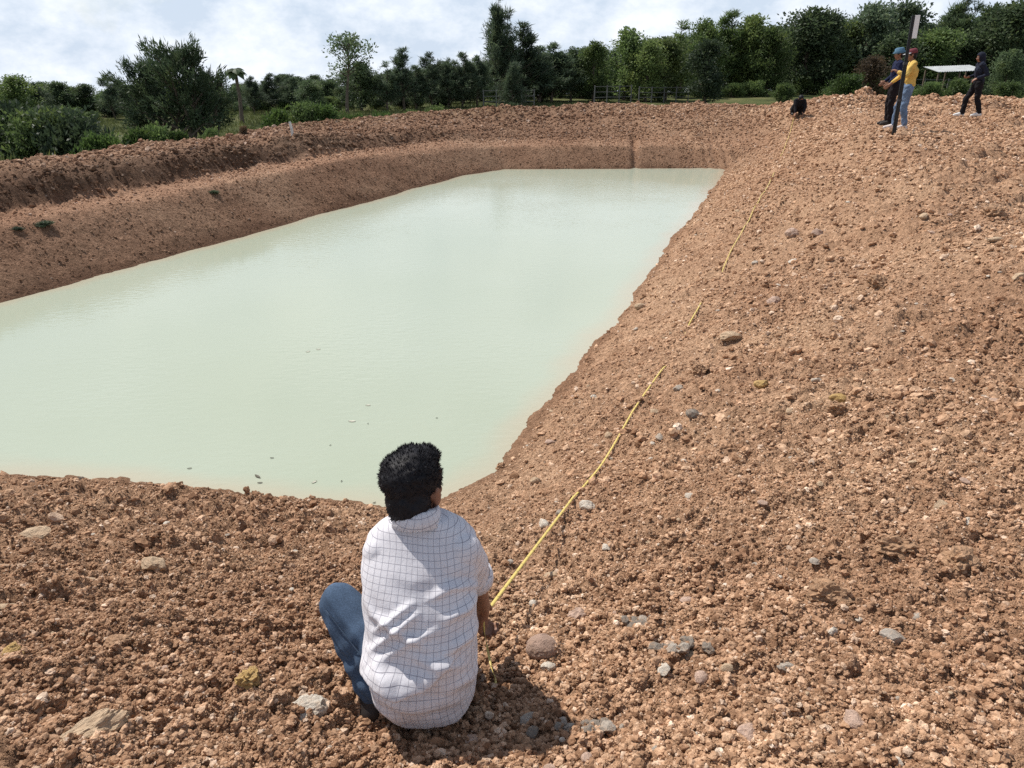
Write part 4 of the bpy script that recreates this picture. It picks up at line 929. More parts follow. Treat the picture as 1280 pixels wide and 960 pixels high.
def hand_parts(wr, pd, side, curl=0.9, spread=Vector((0, 0, 0)), s=1.0):
    """palm and five bent fingers from wrist wr along pd; side = towards the thumb; fingers curl about side"""
    pd = pd.normalized(); sd_ = (side - pd * side.dot(pd)).normalized(); dn = pd.cross(sd_)
    wr = Vector(wr); L_ = []
    palm_end = wr + pd * 0.085 * s
    L_.append(('c', wr, 0.024 * s, wr + pd * 0.03 * s, 0.027 * s))
    for k, off in enumerate((0.030, 0.010, -0.010, -0.029)):
        a = palm_end + sd_ * off * s; L_.append(('c', wr + pd * 0.02 * s + sd_ * off * 0.6 * s, 0.016 * s, a, 0.0125 * s))
        ln = (0.040, 0.045, 0.042, 0.033)[k] * s; d = pd.copy(); p = a
        for j in range(3):
            d = (Matrix.Rotation(-curl * (0.55 + 0.25 * j), 3, sd_) @ d)
            q = p + d * ln * (1, 0.68, 0.52)[j]; L_.append(('c', p, (0.0098 - 0.0008 * j) * s, q, (0.0090 - 0.0008 * j) * s)); p = q
    a = wr + pd * 0.03 * s + sd_ * 0.028 * s; b = a + (pd * 0.6 + sd_ * 0.75 + dn * 0.15).normalized() * 0.04 * s
    L_ += [('c', a, 0.0135 * s, b, 0.0115 * s), ('c', b, 0.0110 * s, b + (pd * 0.8 + sd_ * 0.1 + dn * 0.4).normalized() * 0.032 * s, 0.0085 * s)]
    return L_
def head_parts(C, R, s=1.0):
    """skull, jaw, nose, brow, ears in the head frame (x right, y face, z up)"""
    def h(x, y, z): return Vector(C) + R @ (Vector((x, y, z)) * s)
    e = R.to_euler()
    P = [('e', h(0, -0.008, 0.02), (0.073 * s, 0.092 * s, 0.092 * s), e), ('e', h(0, 0.026, -0.038), (0.055 * s, 0.060 * s, 0.066 * s), e),
         ('e', h(0, 0.055, -0.088), (0.026 * s, 0.024 * s, 0.020 * s), e), ('c', h(0, 0.083, 0.010), 0.008 * s, h(0, 0.104, -0.024), 0.012 * s),
         ('e', h(0.014, 0.092, -0.027), (0.010 * s, 0.010 * s, 0.008 * s), e), ('e', h(-0.014, 0.092, -0.027), (0.010 * s, 0.010 * s, 0.008 * s), e),
         ('c', h(-0.045, 0.066, 0.022), 0.010 * s, h(0.045, 0.066, 0.022), 0.010 * s), ('e', h(0.040, 0.055, -0.020), (0.020 * s, 0.020 * s, 0.018 * s), e), ('e', h(-0.040, 0.055, -0.020), (0.020 * s, 0.020 * s, 0.018 * s), e),
         ('e', h(0, 0.080, -0.055), (0.024 * s, 0.014 * s, 0.013 * s), e)]
    for sx in (-1, 1):
        P += [('e', h(sx * 0.078, -0.008, -0.008), (0.009 * s, 0.018 * s, 0.030 * s), e), ('c', h(sx * 0.082, -0.018, 0.014), 0.006 * s, h(sx * 0.081, -0.016, -0.020), 0.006 * s)]
    return P, h
def face_bits(root, h, s=1.0):
    for sx in (-1, 1):
        bm = bmesh.new(); bmesh.ops.create_icosphere(bm, subdivisions=2, radius=0.0125 * s, matrix=Matrix.Translation(h(sx * 0.030, 0.070, 0.003))); e = from_bm('eye', bm, EYEW, root, True)
        bm = bmesh.new(); bmesh.ops.create_icosphere(bm, subdivisions=2, radius=0.0065 * s, matrix=Matrix.Translation(h(sx * 0.030, 0.0775, 0.003))); from_bm('iris', bm, EYED, e, True)
        bm = bmesh.new(); bm_tube(bm, [h(sx * 0.014, 0.083, 0.024), h(sx * 0.030, 0.082, 0.029), h(sx * 0.048, 0.068, 0.024)], [0.003 * s, 0.0042 * s, 0.002 * s], 6); from_bm('eyebrow', bm, HAIR, root)
    bm = bmesh.new(); bm_tube(bm, [h(-0.024, 0.083, -0.055), h(-0.008, 0.094, -0.052), h(0.008, 0.094, -0.052), h(0.024, 0.083, -0.055)], [0.002 * s, 0.0045 * s, 0.0045 * s, 0.002 * s], 6); from_bm('mouth', bm, LIPS, root)

# ---- the man squatting in front
MAN = Vector((-0.284, 1.80, 0)); MAN.z = float(macro(np.array([MAN.x]), np.array([MAN.y]))[0][0]) - 0.004
man = empty('person', MAN)
tag(man, 'man in a white checked shirt and blue jeans squatting with his back to the camera', 'person')
HC = Vector((-0.028, 0.226, 0.714)); HR = (Matrix.Rotation(-0.38, 3, 'Z') @ Matrix.Rotation(-0.10, 3, 'X') @ Matrix.Rotation(-0.06, 3, 'Y'))
HS = 1.13
hp, hh0 = head_parts(HC, HR, HS)
hh = hh0
SHR, ELR, WRR = Vector((0.140, 0.125, 0.560)), Vector((0.162, 0.245, 0.335)), Vector((0.178, 0.355, 0.120))
SHL, ELL, WRL = Vector((-0.120, 0.130, 0.555)), Vector((-0.134, 0.285, 0.370)), Vector((-0.06, 0.42, 0.36))
KL, AL, KR, AR = Vector((-0.288, 0.165, 0.310)), Vector((-0.168, 0.015, 0.070)), Vector((0.088, 0.310, 0.340)), Vector((0.085, 0.110, 0.040))
body_parts = hp + [('c', (0, 0.150, 0.585), 0.055, HC + Vector((0.01, -0.03, -0.05)), 0.052), ('e', (0, 0.115, 0.49), (0.145, 0.095, 0.12)), ('c', (0, 0.04, 0.25), 0.11, (0, 0.10, 0.44), 0.115), ('e', (0, 0.03, 0.19), (0.14, 0.105, 0.10)),
   ('c', SHL, 0.050, SHR, 0.050), ('c', SHR, 0.048, ELR, 0.038), ('c', ELR, 0.040, WRR, 0.026), ('c', SHL, 0.048, ELL, 0.038), ('c', ELL, 0.040, WRL, 0.026),
   ('c', (-0.085, 0.03, 0.19), 0.078, KL, 0.055), ('c', KL, 0.052, AL, 0.040), ('c', (0.085, 0.03, 0.19), 0.078, KR, 0.055), ('c', KR, 0.052, AR, 0.040),
   ('c', AL, 0.038, AL + Vector((-0.05, 0.17, -0.10)), 0.026), ('c', AR, 0.038, AR + Vector((0.03, 0.17, -0.09)), 0.026)]
body_parts += hand_parts(WRR, Vector((-0.10, 0.25, -0.75)), Vector((0.3, 1.0, 0.3)), 0.95) + hand_parts(WRL, Vector((0.6, 0.45, -0.5)), Vector((0.2, 0.3, 1)), 0.5)
body = blob('body', body_parts, 0.0055, 4, SKIN, man)
face_bits(man, hh, HS)

def shirt_material():
    m, nt, b, out = new_mat('checked_cotton')
    gu = N(nt, 'ShaderNodeAttribute', attribute_name='gu').outputs['Fac']; gv = N(nt, 'ShaderNodeAttribute', attribute_name='gv').outputs['Fac']
    def lines(a, pitch, wid):
        d = N(nt, 'ShaderNodeMath', {0: a, 1: pitch}, operation='DIVIDE'); f = N(nt, 'ShaderNodeMath', {0: d.outputs[0]}, operation='FRACT')
        s = N(nt, 'ShaderNodeMath', {0: f.outputs[0], 1: 0.5}, operation='SUBTRACT'); ab = N(nt, 'ShaderNodeMath', {0: s.outputs[0]}, operation='ABSOLUTE')
        return N(nt, 'ShaderNodeMapRange', {0: ab.outputs[0], 1: wid * 0.55, 2: wid, 3: 1.0, 4: 0.0}).outputs[0]
    l1 = lines(gu, 0.0220, 0.044); l2 = lines(gv, 0.0220, 0.044)
    mx = N(nt, 'ShaderNodeMath', {0: l1, 1: l2}, operation='MAXIMUM')
    k = N(nt, 'ShaderNodeMath', {0: mx.outputs[0], 1: 0.64}, operation='MULTIPLY')
    tc = N(nt, 'ShaderNodeTexCoord'); n = N(nt, 'ShaderNodeTexNoise', {'Vector': tc.outputs['Object'], 'Scale': 12, 'Detail': 4})
    base = ramp(nt, n.outputs['Fac'], [(0.3, (0.70, 0.675, 0.70)), (0.7, (0.80, 0.775, 0.795))]).outputs[0]
    c = mixc(nt, k.outputs[0], base, (0.075, 0.07, 0.12))
    d = N(nt, 'ShaderNodeBsdfPrincipled', {'Base Color': c, 'Roughness': 0.9, 'Specular IOR Level': 0.1, 'Sheen Weight': 0.1})
    t = N(nt, 'ShaderNodeBsdfTranslucent', {'Color': c}); mixs = N(nt, 'ShaderNodeMixShader', {0: 0.14, 1: d.outputs[0], 2: t.outputs[0]})
    wv = N(nt, 'ShaderNodeTexNoise', {'Vector': tc.outputs['Object'], 'Scale': 90, 'Detail': 5, 'Roughness': 0.6})
    bp = N(nt, 'ShaderNodeBump', {'Height': wv.outputs['Fac'], 'Strength': 0.12, 'Distance': 0.01}); nt.links.new(bp.outputs[0], d.inputs['Normal'])
    nt.links.new(mixs.outputs[0], out.inputs[0]); return m
SHIRT = shirt_material()
def photo_px(world):
    """pixel of world points, to know which fold of the cloth a point belongs to"""
    x, y, z = world[:, 0], world[:, 1], world[:, 2] - CAMZ
    dep = y * math.cos(PITCH) - z * math.sin(PITCH); upc = y * math.sin(PITCH) + z * math.cos(PITCH)
    return CX + FPX * x / dep, CY - FPX * upc / dep
# z, back y, half depth, half width
SP = [(0.050, -0.122, 0.15, 0.166, 0.0), (0.13, -0.142, 0.165, 0.178, 0.0), (0.20, -0.150, 0.170, 0.183, 0.0), (0.285, -0.138, 0.165, 0.188, 0.0), (0.36, -0.108, 0.150, 0.182, 0.0),
      (0.43, -0.068, 0.135, 0.180, 0.0), (0.50, -0.018, 0.118, 0.188, 0.0), (0.555, 0.022, 0.105, 0.188, 0.0), (0.598, 0.058, 0.085, 0.178, 0.0), (0.630, 0.086, 0.068, 0.146, 0.0), (0.656, 0.106, 0.056, 0.092, 0.0)]
loft = ('loft', [((0, by + b, z), a * 0.955, b, 0.0, 0.86) for z, by, b, a, _ in SP])
shirt_parts = [loft, ('c', (0.132, 0.110, 0.562), 0.058, (0.150, 0.176, 0.46), 0.058), ('c', (0.150, 0.176, 0.46), 0.058, (0.158, 0.230, 0.370), 0.055),
               ('c', (-0.124, 0.116, 0.556), 0.058, (-0.126, 0.19, 0.46), 0.058), ('c', (-0.126, 0.19, 0.46), 0.058, (-0.130, 0.262, 0.385), 0.056)]
sm = blob('shirt', shirt_parts, 0.0055, 4, SHIRT, raw=True)
co = get_co(sm); no = get_no(sm)
zz = np.array([s[0] for s in SP]); yy = np.array([s[1] for s in SP]); arc = np.concatenate([[0], np.cumsum(np.hypot(np.diff(zz), np.diff(yy)))])
cyv = np.interp(co[:, 2], zz, yy + np.array([s[2] for s in SP])); av = np.interp(co[:, 2], zz, [s[3] for s in SP])
ang = np.arctan2(co[:, 0], -(co[:, 1] - cyv)); gu = np.where(np.abs(ang) < 0.9, np.clip(co[:, 0], -1, 1), np.sign(ang) * (0.785 * av + 0.15 * (np.abs(ang) - 0.9)))
gu = 0.55 * co[:, 0] + 0.45 * ang * av * 0.95 + 0.012 * np.sin(co[:, 2] * 9)
gv = np.interp(co[:, 2], zz, arc) + 0.10 * (co[:, 0] + 0.0) ** 2 * np.sign(0.3 - co[:, 2]) + 0.006 * np.sin(co[:, 0] * 22)
pu, pv = photo_px(co + np.array(MAN))
def crop(p): return [(370 + a / 2.284, 530 + b / 2.284) for a, b in p]
disp = np.zeros(len(co))
def fold(pts, w_up, w_dn, amp, photo=False):
    """ridge along a polyline of the photograph; w_up / w_dn = how far it eases out above and below the line (px)"""
    global disp
    pts = crop(pts); best = np.full(len(co), 1e9); sgn = np.zeros(len(co)); tt = np.zeros(len(co)); total = len(pts) - 1
    for i, (a, b) in enumerate(zip(pts, pts[1:])):
        dx, dy = b[0] - a[0], b[1] - a[1]; l2 = dx * dx + dy * dy
        t = np.clip(((pu - a[0]) * dx + (pv - a[1]) * dy) / l2, 0, 1); d = np.hypot(pu - a[0] - t * dx, pv - a[1] - t * dy)
        s = np.sign((pu - a[0]) * dy - (pv - a[1]) * dx) * (1 if dx >= 0 else -1)
        k = d < best; best = np.where(k, d, best); sgn = np.where(k, s, sgn); tt = np.where(k, (i + t) / total, tt)
    w = np.where(sgn > 0, w_up, w_dn); env = np.clip(np.sin(np.pi * np.clip(tt * 0.9 + 0.05, 0, 1)), 0, 1) ** 0.5
    disp += 1.6 * amp * np.exp(-(best / w) ** 2) * env
fold([(205, 700), (250, 735), (300, 757), (365, 745), (420, 700)], 17, 4.5, 0.030)      # sagging pouch that catches the sun
fold([(215, 640), (255, 700), (300, 752)], 5, 7, 0.010)
fold([(235, 770), (300, 800), (380, 812), (470, 790)], 10, 6, 0.012)
fold([(225, 790), (300, 850)], 5, 5, 0.008)
fold([(195, 485), (225, 545), (300, 600), (370, 640)], 6, 6, 0.010)
fold([(225, 640), (290, 590), (345, 545)], 5, 5, 0.010)
fold([(230, 590), (275, 560), (330, 515)], 5, 5, 0.009)
fold([(250, 670), (330, 620), (400, 590)], 5, 6, 0.008)
fold([(440, 650), (490, 610), (540, 540)], 8, 5, 0.016)                                  # right flank fold
fold([(430, 560), (480, 530), (530, 470)], 6, 5, 0.011)
fold([(390, 500), (440, 470), (520, 460)], 8, 4, 0.010)
fold([(395, 385), (440, 440), (505, 440)], 6, 8, -0.010)
fold([(485, 330), (497, 400), (515, 470)], 4, 4, 0.007)
fold([(260, 420), (330, 450), (400, 440)], 12, 9, 0.005)
fold([(330, 660), (400, 690), (480, 690)], 8, 6, 0.008)
fold([(440, 760), (500, 720), (545, 670)], 7, 6, 0.009)
back = np.clip(-no[:, 1] * 1.6 + 0.3, 0, 1)
lowm = np.clip((0.60 - co[:, 2]) / 0.12, 0, 1)
wr = 0.0035 * fbm(co[:, 0] * 16 + co[:, 2] * 7, co[:, 2] * 11 - co[:, 1] * 6, 801, 3) + 0.010 * fbm(co[:, 0] * 7 + co[:, 2] * 3, co[:, 2] * 6, 811, 2)
co2 = co + no * (disp * back * lowm + wr * (0.35 + 0.65 * lowm))[:, None]
for nm_, val in (('gu', gu), ('gv', gv)):
    at = sm.attributes.new(nm_, 'FLOAT', 'POINT'); at.data.foreach_set('value', val.astype(np.float32))
set_co(sm, co2)
cut(sm, lambda c: c.z < 0.066 + 0.030 * min(1, (abs(c.x) / 0.17) ** 2) + 0.10 * max(0, c.y + 0.02) + 0.006 * math.sin(c.x * 40) and abs(c.x) < 0.22)
shirt = link(bpy.data.objects.new('shirt', sm), man)
sol = shirt.modifiers.new('cloth', 'SOLIDIFY'); sol.thickness = 0.003
# collar: stand and folded flap
bm = bmesh.new(); rings = []
for (z, k, dy) in ((0.640, 1.00, 0.0), (0.676, 0.95, 0.010), (0.694, 0.94, 0.016), (0.690, 1.05, 0.010), (0.652, 1.24, -0.012)):
    rings.append([bm.verts.new((0.064 * k * math.sin(t) - 0.012, 0.163 + dy - 0.062 * k * math.cos(t), z + 0.010 * math.sin(2 * t + 1) * 0.3 - 0.03 * (1 - math.cos(t)) / 2)) for t in np.linspace(-2.7, 2.7, 40)])
for r0, r1 in zip(rings, rings[1:]):
    for k in range(39): bm.faces.new((r0[k], r0[k + 1], r1[k + 1], r1[k]))
col_o = from_bm('collar', bm, SHIRT, shirt, True)
cc = get_co(col_o.data)
for nm_, val in (('gu', np.arctan2(cc[:, 0], -(cc[:, 1] - 0.163)) * 0.07), ('gv', cc[:, 2] + 0.012)):
    at = col_o.data.attributes.new(nm_, 'FLOAT', 'POINT'); at.data.foreach_set('value', val.astype(np.float32))
so = col_o.modifiers.new('cloth', 'SOLIDIFY'); so.thickness = 0.003
# rolled sleeve cuffs
for sx, a, b in ((1, Vector((0.157, 0.222, 0.385)), Vector((0.162, 0.245, 0.340))), (-1, Vector((-0.130, 0.250, 0.40)), Vector((-0.134, 0.278, 0.358)))):
    bm = bmesh.new(); d = b - a; bm_tube(bm, [a - d * 0.1, a, a + d * 0.5, b, b - d * 0.1], [0.055, 0.062, 0.063, 0.060, 0.048], 20, False)
    cf = from_bm('cuff', bm, SHIRT, shirt, True); cc = get_co(cf.data)
    for nm_, val in (('gu', np.arctan2(cc[:, 0] - a.x, cc[:, 1] - a.y) * 0.066), ('gv', cc[:, 2])):
        at = cf.data.attributes.new(nm_, 'FLOAT', 'POINT'); at.data.foreach_set('value', val.astype(np.float32))

def denim(name, col):
    m, nt, b, out = new_mat(name); tc = N(nt, 'ShaderNodeTexCoord')
    n = N(nt, 'ShaderNodeTexNoise', {'Vector': tc.outputs['Object'], 'Scale': 7, 'Detail': 5, 'Roughness': 0.6}); n2 = N(nt, 'ShaderNodeTexNoise', {'Vector': tc.outputs['Object'], 'Scale': 260, 'Detail': 3})
    c = ramp(nt, n.outputs['Fac'], [(0.32, tuple(v * 0.72 for v in col)), (0.55, col), (0.75, tuple(v * 1.7 for v in col))]).outputs[0]
    c2 = ramp(nt, n2.outputs['Fac'], [(0.35, (0.8, 0.8, 0.8)), (0.65, (1.2, 1.2, 1.2))]).outputs[0]
    nt.links.new(mixc(nt, 1.0, c, c2, 'MULTIPLY'), b.inputs['Base Color']); b.inputs['Roughness'].default_value = 0.9; b.inputs['Specular IOR Level'].default_value = 0.15
    bp = N(nt, 'ShaderNodeBump', {'Height': n2.outputs['Fac'], 'Strength': 0.25, 'Distance': 0.003}); nt.links.new(bp.outputs[0], b.inputs['Normal']); return m
DENIM = denim('blue_denim', (0.060, 0.092, 0.145)); STITCH = simple_mat('seam_thread', (0.035, 0.055, 0.09), 0.9, 0.2, 50)
jm = blob('jeans', [('e', (0, 0.02, 0.185), (0.150, 0.120, 0.095)), ('c', (-0.10, 0.03, 0.19), 0.092, KL, 0.066), ('c', KL, 0.064, AL + Vector((0.0, 0.0, 0.02)), 0.054),
                    ('c', (0.075, 0.03, 0.19), 0.088, KR, 0.066), ('c', KR, 0.064, AR + Vector((0, 0, 0.02)), 0.054)], 0.006, 5, DENIM, raw=True)
co = get_co(jm); no = get_no(jm)
dk = np.linalg.norm(co - np.array(KL), axis=1)
co += no * (0.005 * fbm(co[:, 0] * 14 + co[:, 2] * 20, co[:, 1] * 14 - co[:, 2] * 16, 820, 3) + 0.004 * np.sin(dk * 95) * np.exp(-((dk - 0.22) / 0.09) ** 2))[:, None]
set_co(jm, co); jeans = link(bpy.data.objects.new('jeans', jm), man)
bm = bmesh.new(); pts = []
for t in np.linspace(0.0, 1, 12):
    c = KL.lerp(Vector((-0.10, 0.03, 0.19)), t); r = 0.0675 + 0.026 * t
    d = (Vector((-0.10, 0.03, 0.19)) - KL).normalized(); up = Vector((-0.55, -0.5, 0.35)); up = (up - d * up.dot(d)).normalized(); pts.append(c + up * r)
bm_tube(bm, pts, [0.0018] * len(pts), 6); from_bm('seam', bm, STITCH, jeans, True)
SHOE = simple_mat('dark_shoe', (0.035, 0.028, 0.025), 0.6, 0.3, 20); SOLE = simple_mat('shoe_sole', (0.10, 0.085, 0.07), 0.8, 0.2, 20)
for A_, tv in ((AL, Vector((-0.055, 0.19, -0.115))), (AR, Vector((0.035, 0.19, -0.10)))):
    hl = A_ + Vector((0, -0.03, -0.045)); s_ = blob('shoe', [('c', hl, 0.042, A_ + tv * 0.6 + Vector((0, 0, -0.02)), 0.046), ('c', A_ + tv * 0.6 + Vector((0, 0, -0.02)), 0.046, A_ + tv + Vector((0, 0, -0.01)), 0.034), ('c', hl, 0.04, A_, 0.046)], 0.006, 4, SHOE, man)
# hair: cap plus short tufts
hair_parts = [('e', hh(0, -0.012, 0.044), (0.095, 0.110, 0.088), HR.to_euler()), ('e', hh(0.010, -0.050, -0.020), (0.072, 0.066, 0.076), HR.to_euler()), ('e', hh(0.022, -0.036, -0.078), (0.034, 0.038, 0.036), HR.to_euler()),
              ('e', hh(0.0, 0.030, 0.082), (0.078, 0.066, 0.038), HR.to_euler()), ('c', hh(-0.074, 0.004, 0.02), 0.014, hh(-0.077, 0.004, -0.018), 0.007), ('c', hh(0.074, 0.004, 0.02), 0.014, hh(0.077, 0.004, -0.018), 0.007)]
hm = blob('hair', hair_parts, 0.006, 3, HAIR, raw=True)
co = get_co(hm); no = get_no(hm); co += no * (0.0035 * fbm(co[:, 0] * 45, co[:, 2] * 45 + co[:, 1] * 30, 830, 3))[:, None]; set_co(hm, co)
g = np.random.default_rng(4); pick = g.integers(0, len(co), 9000); Pn = co[pick]; Nn = no[pick]
loc = (Pn - np.array(HC)) @ np.array(HR)                       # head frame
keep = (loc[:, 2] > -0.105) & ~((loc[:, 1] > 0.06) & (loc[:, 2] < 0.05)); Pn, Nn, loc = Pn[keep], Nn[keep], loc[keep]; n_ = len(Pn)
flow = np.stack([g.normal(0, 0.3, n_) + loc[:, 0] * 3, -0.1 + 0.6 * sstep(0.02, 0.12, loc[:, 2]) + g.normal(0, 0.3, n_), -0.9 + 1.4 * sstep(0.0, 0.12, loc[:, 2]) + g.normal(0, 0.3, n_)], 1) @ np.array(HR).T
Dn = Nn * (0.10 + 0.45 * sstep(0.03, 0.13, loc[:, 2]))[:, None] + flow * 0.55
Vh = leaves(Pn - Nn * 0.003, Dn, 0.009 + 0.002 * sstep(0.03, 0.12, loc[:, 2:3]), 0.0022, g); nb_ = len(co)
bm = bmesh.new(); bm.from_mesh(hm); hv = [bm.verts.new(v) for v in Vh]
for k in range(n_): bm.faces.new(hv[4 * k:4 * k + 4])
bm.to_mesh(hm); bm.free(); hm.polygons.foreach_set('use_smooth', [True] * len(hm.polygons))
link(bpy.data.objects.new('hair', hm), man)

# ---- the people farther off
def figure(loc, yaw, J, mats, label, hat=None, hood=False, voxel=0.011, curl=0.7):
    root = tag(empty('person', loc, yaw), label, 'person')
    V = {k: Vector(v) for k, v in J.items()}
    R = Matrix.Rotation(J.get('turn', 0) if not hasattr(J.get('turn', 0), '__len__') else 0, 3, 'Z') @ Matrix.Rotation(-mats.get('nod', 0.0), 3, 'X')
    P, h = head_parts(V['head'], R, 1.0); ch, pe = V['chest'], V['pelvis']; ax = (ch - pe).normalized()
    P += [('c', ch + ax * 0.16, 0.050, V['head'] + Vector((0, -0.02, -0.06)), 0.050), ('c', pe, 0.115, ch, 0.12)]
    top = [('c', pe + ax * 0.02, 0.135, pe.lerp(ch, 0.5), 0.125), ('c', pe.lerp(ch, 0.5), 0.125, ch, 0.14), ('c', V['shL'], 0.072, V['shR'], 0.072), ('e', ch, (0.175, 0.125, 0.15)), ('c', ch + ax * 0.10, 0.07, ch + ax * 0.19, 0.062)]
    leg = [('c', V['hipL'], 0.105, V['hipR'], 0.105), ('c', pe, 0.13, pe - Vector((0, 0, 0.03)), 0.13)]
    for s in 'LR':
        sh, el, wr, hp_, kn, an, toe = (V[k + s] for k in ('sh', 'el', 'wr', 'hip', 'kn', 'an', 'toe'))
        P += [('c', sh, 0.05, el, 0.040), ('c', el, 0.040, wr, 0.027), ('c', hp_, 0.085, kn, 0.055), ('c', kn, 0.055, an, 0.040), ('c', an, 0.038, toe, 0.028)]
        d = (wr - el).normalized(); P += hand_parts(wr, d, Vector((0.0, 1, 0.3)) if abs(d.y) < 0.8 else Vector((-1 if s == 'R' else 1, 0, 0.4)), curl)
        top += [('c', sh, 0.070, el, 0.056), ('c', el, 0.056, el.lerp(wr, mats.get('sleeve', 0.9)), 0.043)]
        leg += [('c', hp_, 0.105, kn, 0.074), ('c', kn, 0.074, kn.lerp(an, mats.get('leglen', 0.95)), mats.get('hem', 0.064))]
    b = blob('body', P, voxel * 0.75, 3, SKIN, root); face_bits(root, h)
    for nm_, pr, key, seed in (('jacket', top, 'top', 1), ('trousers', leg, 'leg', 2)):
        me = blob(nm_, pr, voxel, 4, mats[key], raw=True); co = get_co(me); no = get_no(me)
        co += no * (0.012 * fbm(co[:, 0] * 9 + co[:, 1] * 6, co[:, 2] * 11 + co[:, 1] * 5, 840 + seed, 3))[:, None]; set_co(me, co); link(bpy.data.objects.new(nm_, me), root)
    for s in 'LR':
        an, toe = V['an' + s], V['toe' + s]; hl = an - (toe - an).normalized() * 0.03 + Vector((0, 0, -0.045))
        sh_ = blob('shoe', [('c', hl, 0.042, toe, 0.038), ('c', an, 0.045, hl, 0.042), ('c', an.lerp(toe, 0.3), 0.046, toe, 0.038)], voxel, 3, mats['shoe'], root)
    if hood:
        hd = blob('hood', [('e', h(0, -0.018, 0.02), (0.108, 0.120, 0.125), R.to_euler()), ('e', h(0, -0.05, -0.09), (0.095, 0.085, 0.08), R.to_euler())], voxel, 3, mats['top'], raw=True)
        Ri = R.inverted(); cut(hd, lambda c: (Ri @ (c - V['head'])).y > 0.055 and (Ri @ (c - V['head'])).z < 0.075); o = link(bpy.data.objects.new('hood', hd), root); sd2 = o.modifiers.new('cloth', 'SOLIDIFY'); sd2.thickness = 0.006
    else:
        link(bpy.data.objects.new('hair', blob('hair', [('e', h(0, -0.018, 0.030), (0.085, 0.098, 0.090), R.to_euler()), ('e', h(0, -0.050, -0.035), (0.070, 0.048, 0.068), R.to_euler())], voxel, 3, HAIR, raw=True)), root)
    if hat:
        bm = bmesh.new(); n = 28; ringsp = hat['profile']; rings = []
        for rx, ry, z, y0 in ringsp: rings.append([bm.verts.new(h(rx * math.cos(2 * math.pi * k / n), y0 + ry * math.sin(2 * math.pi * k / n), z - (0.012 * abs(math.cos(2 * math.pi * k / n)) if rx > 0.1 else 0))) for k in range(n)])
        for r0, r1 in zip(rings, rings[1:]):
            for k in range(n): bm.faces.new((r0[k], r0[(k + 1) % n], r1[(k + 1) % n], r1[k]))
        bm.faces.new(rings[-1]); ho = from_bm('hat', bm, hat['mat'], root, True); so_ = ho.modifiers.new('cloth', 'SOLIDIFY'); so_.thickness = 0.004
        if 'brim' in hat:
            bm = bmesh.new(); a = [bm.verts.new(h(0.084 * math.cos(t), -0.01 + 0.098 * math.sin(t), 0.052)) for t in np.linspace(0.15, math.pi - 0.15, 14)]; c = [bm.verts.new(h(0.088 * math.cos(t), 0.03 + 0.150 * math.sin(t), 0.040 - 0.012 * abs(math.cos(t)))) for t in np.linspace(0.15, math.pi - 0.15, 14)]
            for k in range(13): bm.faces.new((a[k], a[k + 1], c[k + 1], c[k]))
            br = from_bm('brim', bm, hat['brim'], ho, True); so_ = br.modifiers.new('cloth', 'SOLIDIFY'); so_.thickness = 0.006
    return root
def standing(**kw):
    J = dict(head=(0, 0.03, 1.57), chest=(0, 0.0, 1.22), pelvis=(0, 0, 0.93), shL=(-0.17, 0, 1.37), shR=(0.17, 0, 1.37), elL=(-0.23, -0.03, 1.10), elR=(0.23, -0.03, 1.10), wrL=(-0.22, 0.08, 0.87), wrR=(0.22, 0.08, 0.87),
             hipL=(-0.09, 0, 0.88), hipR=(0.09, 0, 0.88), knL=(-0.10, 0.03, 0.48), knR=(0.10, 0.03, 0.48), anL=(-0.10, -0.02, 0.09), anR=(0.10, -0.02, 0.09), toeL=(-0.11, 0.17, 0.04), toeR=(0.11, 0.17, 0.04))
    J.update(kw); return J
BUCKET = [(0.135, 0.150, 0.030, -0.01), (0.092, 0.106, 0.068, -0.01), (0.084, 0.098, 0.118, -0.012), (0.050, 0.060, 0.136, -0.012)]
CAP = [(0.090, 0.104, 0.030, -0.012), (0.092, 0.106, 0.060, -0.012), (0.084, 0.096, 0.104, -0.014), (0.045, 0.055, 0.130, -0.014)]
def stand_at(u, v, dz=0.0):
    p = pix_ground(u, v); p.z = float(macro(np.array([p.x]), np.array([p.y]))[0][0]) + 0.04 + dz; return p
pA = stand_at(1108, 159); pB = stand_at(1124, 165); pW = stand_at(1213, 148); pS = stand_at(994, 146)
figure(pA, rad(80), standing(wrL=(-0.14, 0.16, 0.95), elL=(-0.23, 0.0, 1.10), elR=(0.23, 0.02, 1.10), wrR=(0.10, 0.2, 0.98)),
       dict(top=fabric('navy_jacket', (0.012, 0.016, 0.045)), leg=fabric('black_trousers', (0.014, 0.011, 0.013)), shoe=SHOE, nod=0.15),
       'person in a light blue bucket hat and dark clothes standing beside the yellow jacket', dict(profile=BUCKET, mat=fabric('light_blue_hat', (0.085, 0.165, 0.24))))
STX = None
figB = figure(pB, rad(72), standing(head=(0, 0.05, 1.55), elL=(-0.27, 0.13, 1.14), wrL=(-0.20, 0.30, 1.22), elR=(0.20, 0.16, 1.12), wrR=(0.14, 0.36, 0.95), knL=(-0.09, 0.02, 0.47), anL=(-0.09, -0.07, 0.09), toeL=(-0.10, 0.12, 0.04), knR=(0.10, 0.12, 0.48), anR=(0.10, 0.12, 0.09), toeR=(0.11, 0.31, 0.04)),
       dict(top=fabric('yellow_jacket', (0.60, 0.40, 0.11)), leg=denim('pale_jeans', (0.13, 0.185, 0.28)), shoe=fabric('white_shoe', (0.62, 0.54, 0.50)), sleeve=0.75, leglen=0.86, nod=0.2, hem=0.062),
       'person in a yellow jacket, blue jeans and cap holding the tall staff', dict(profile=CAP, mat=fabric('maroon_cap', (0.16, 0.045, 0.055)), brim=fabric('pale_brim', (0.45, 0.45, 0.47))), curl=1.1)
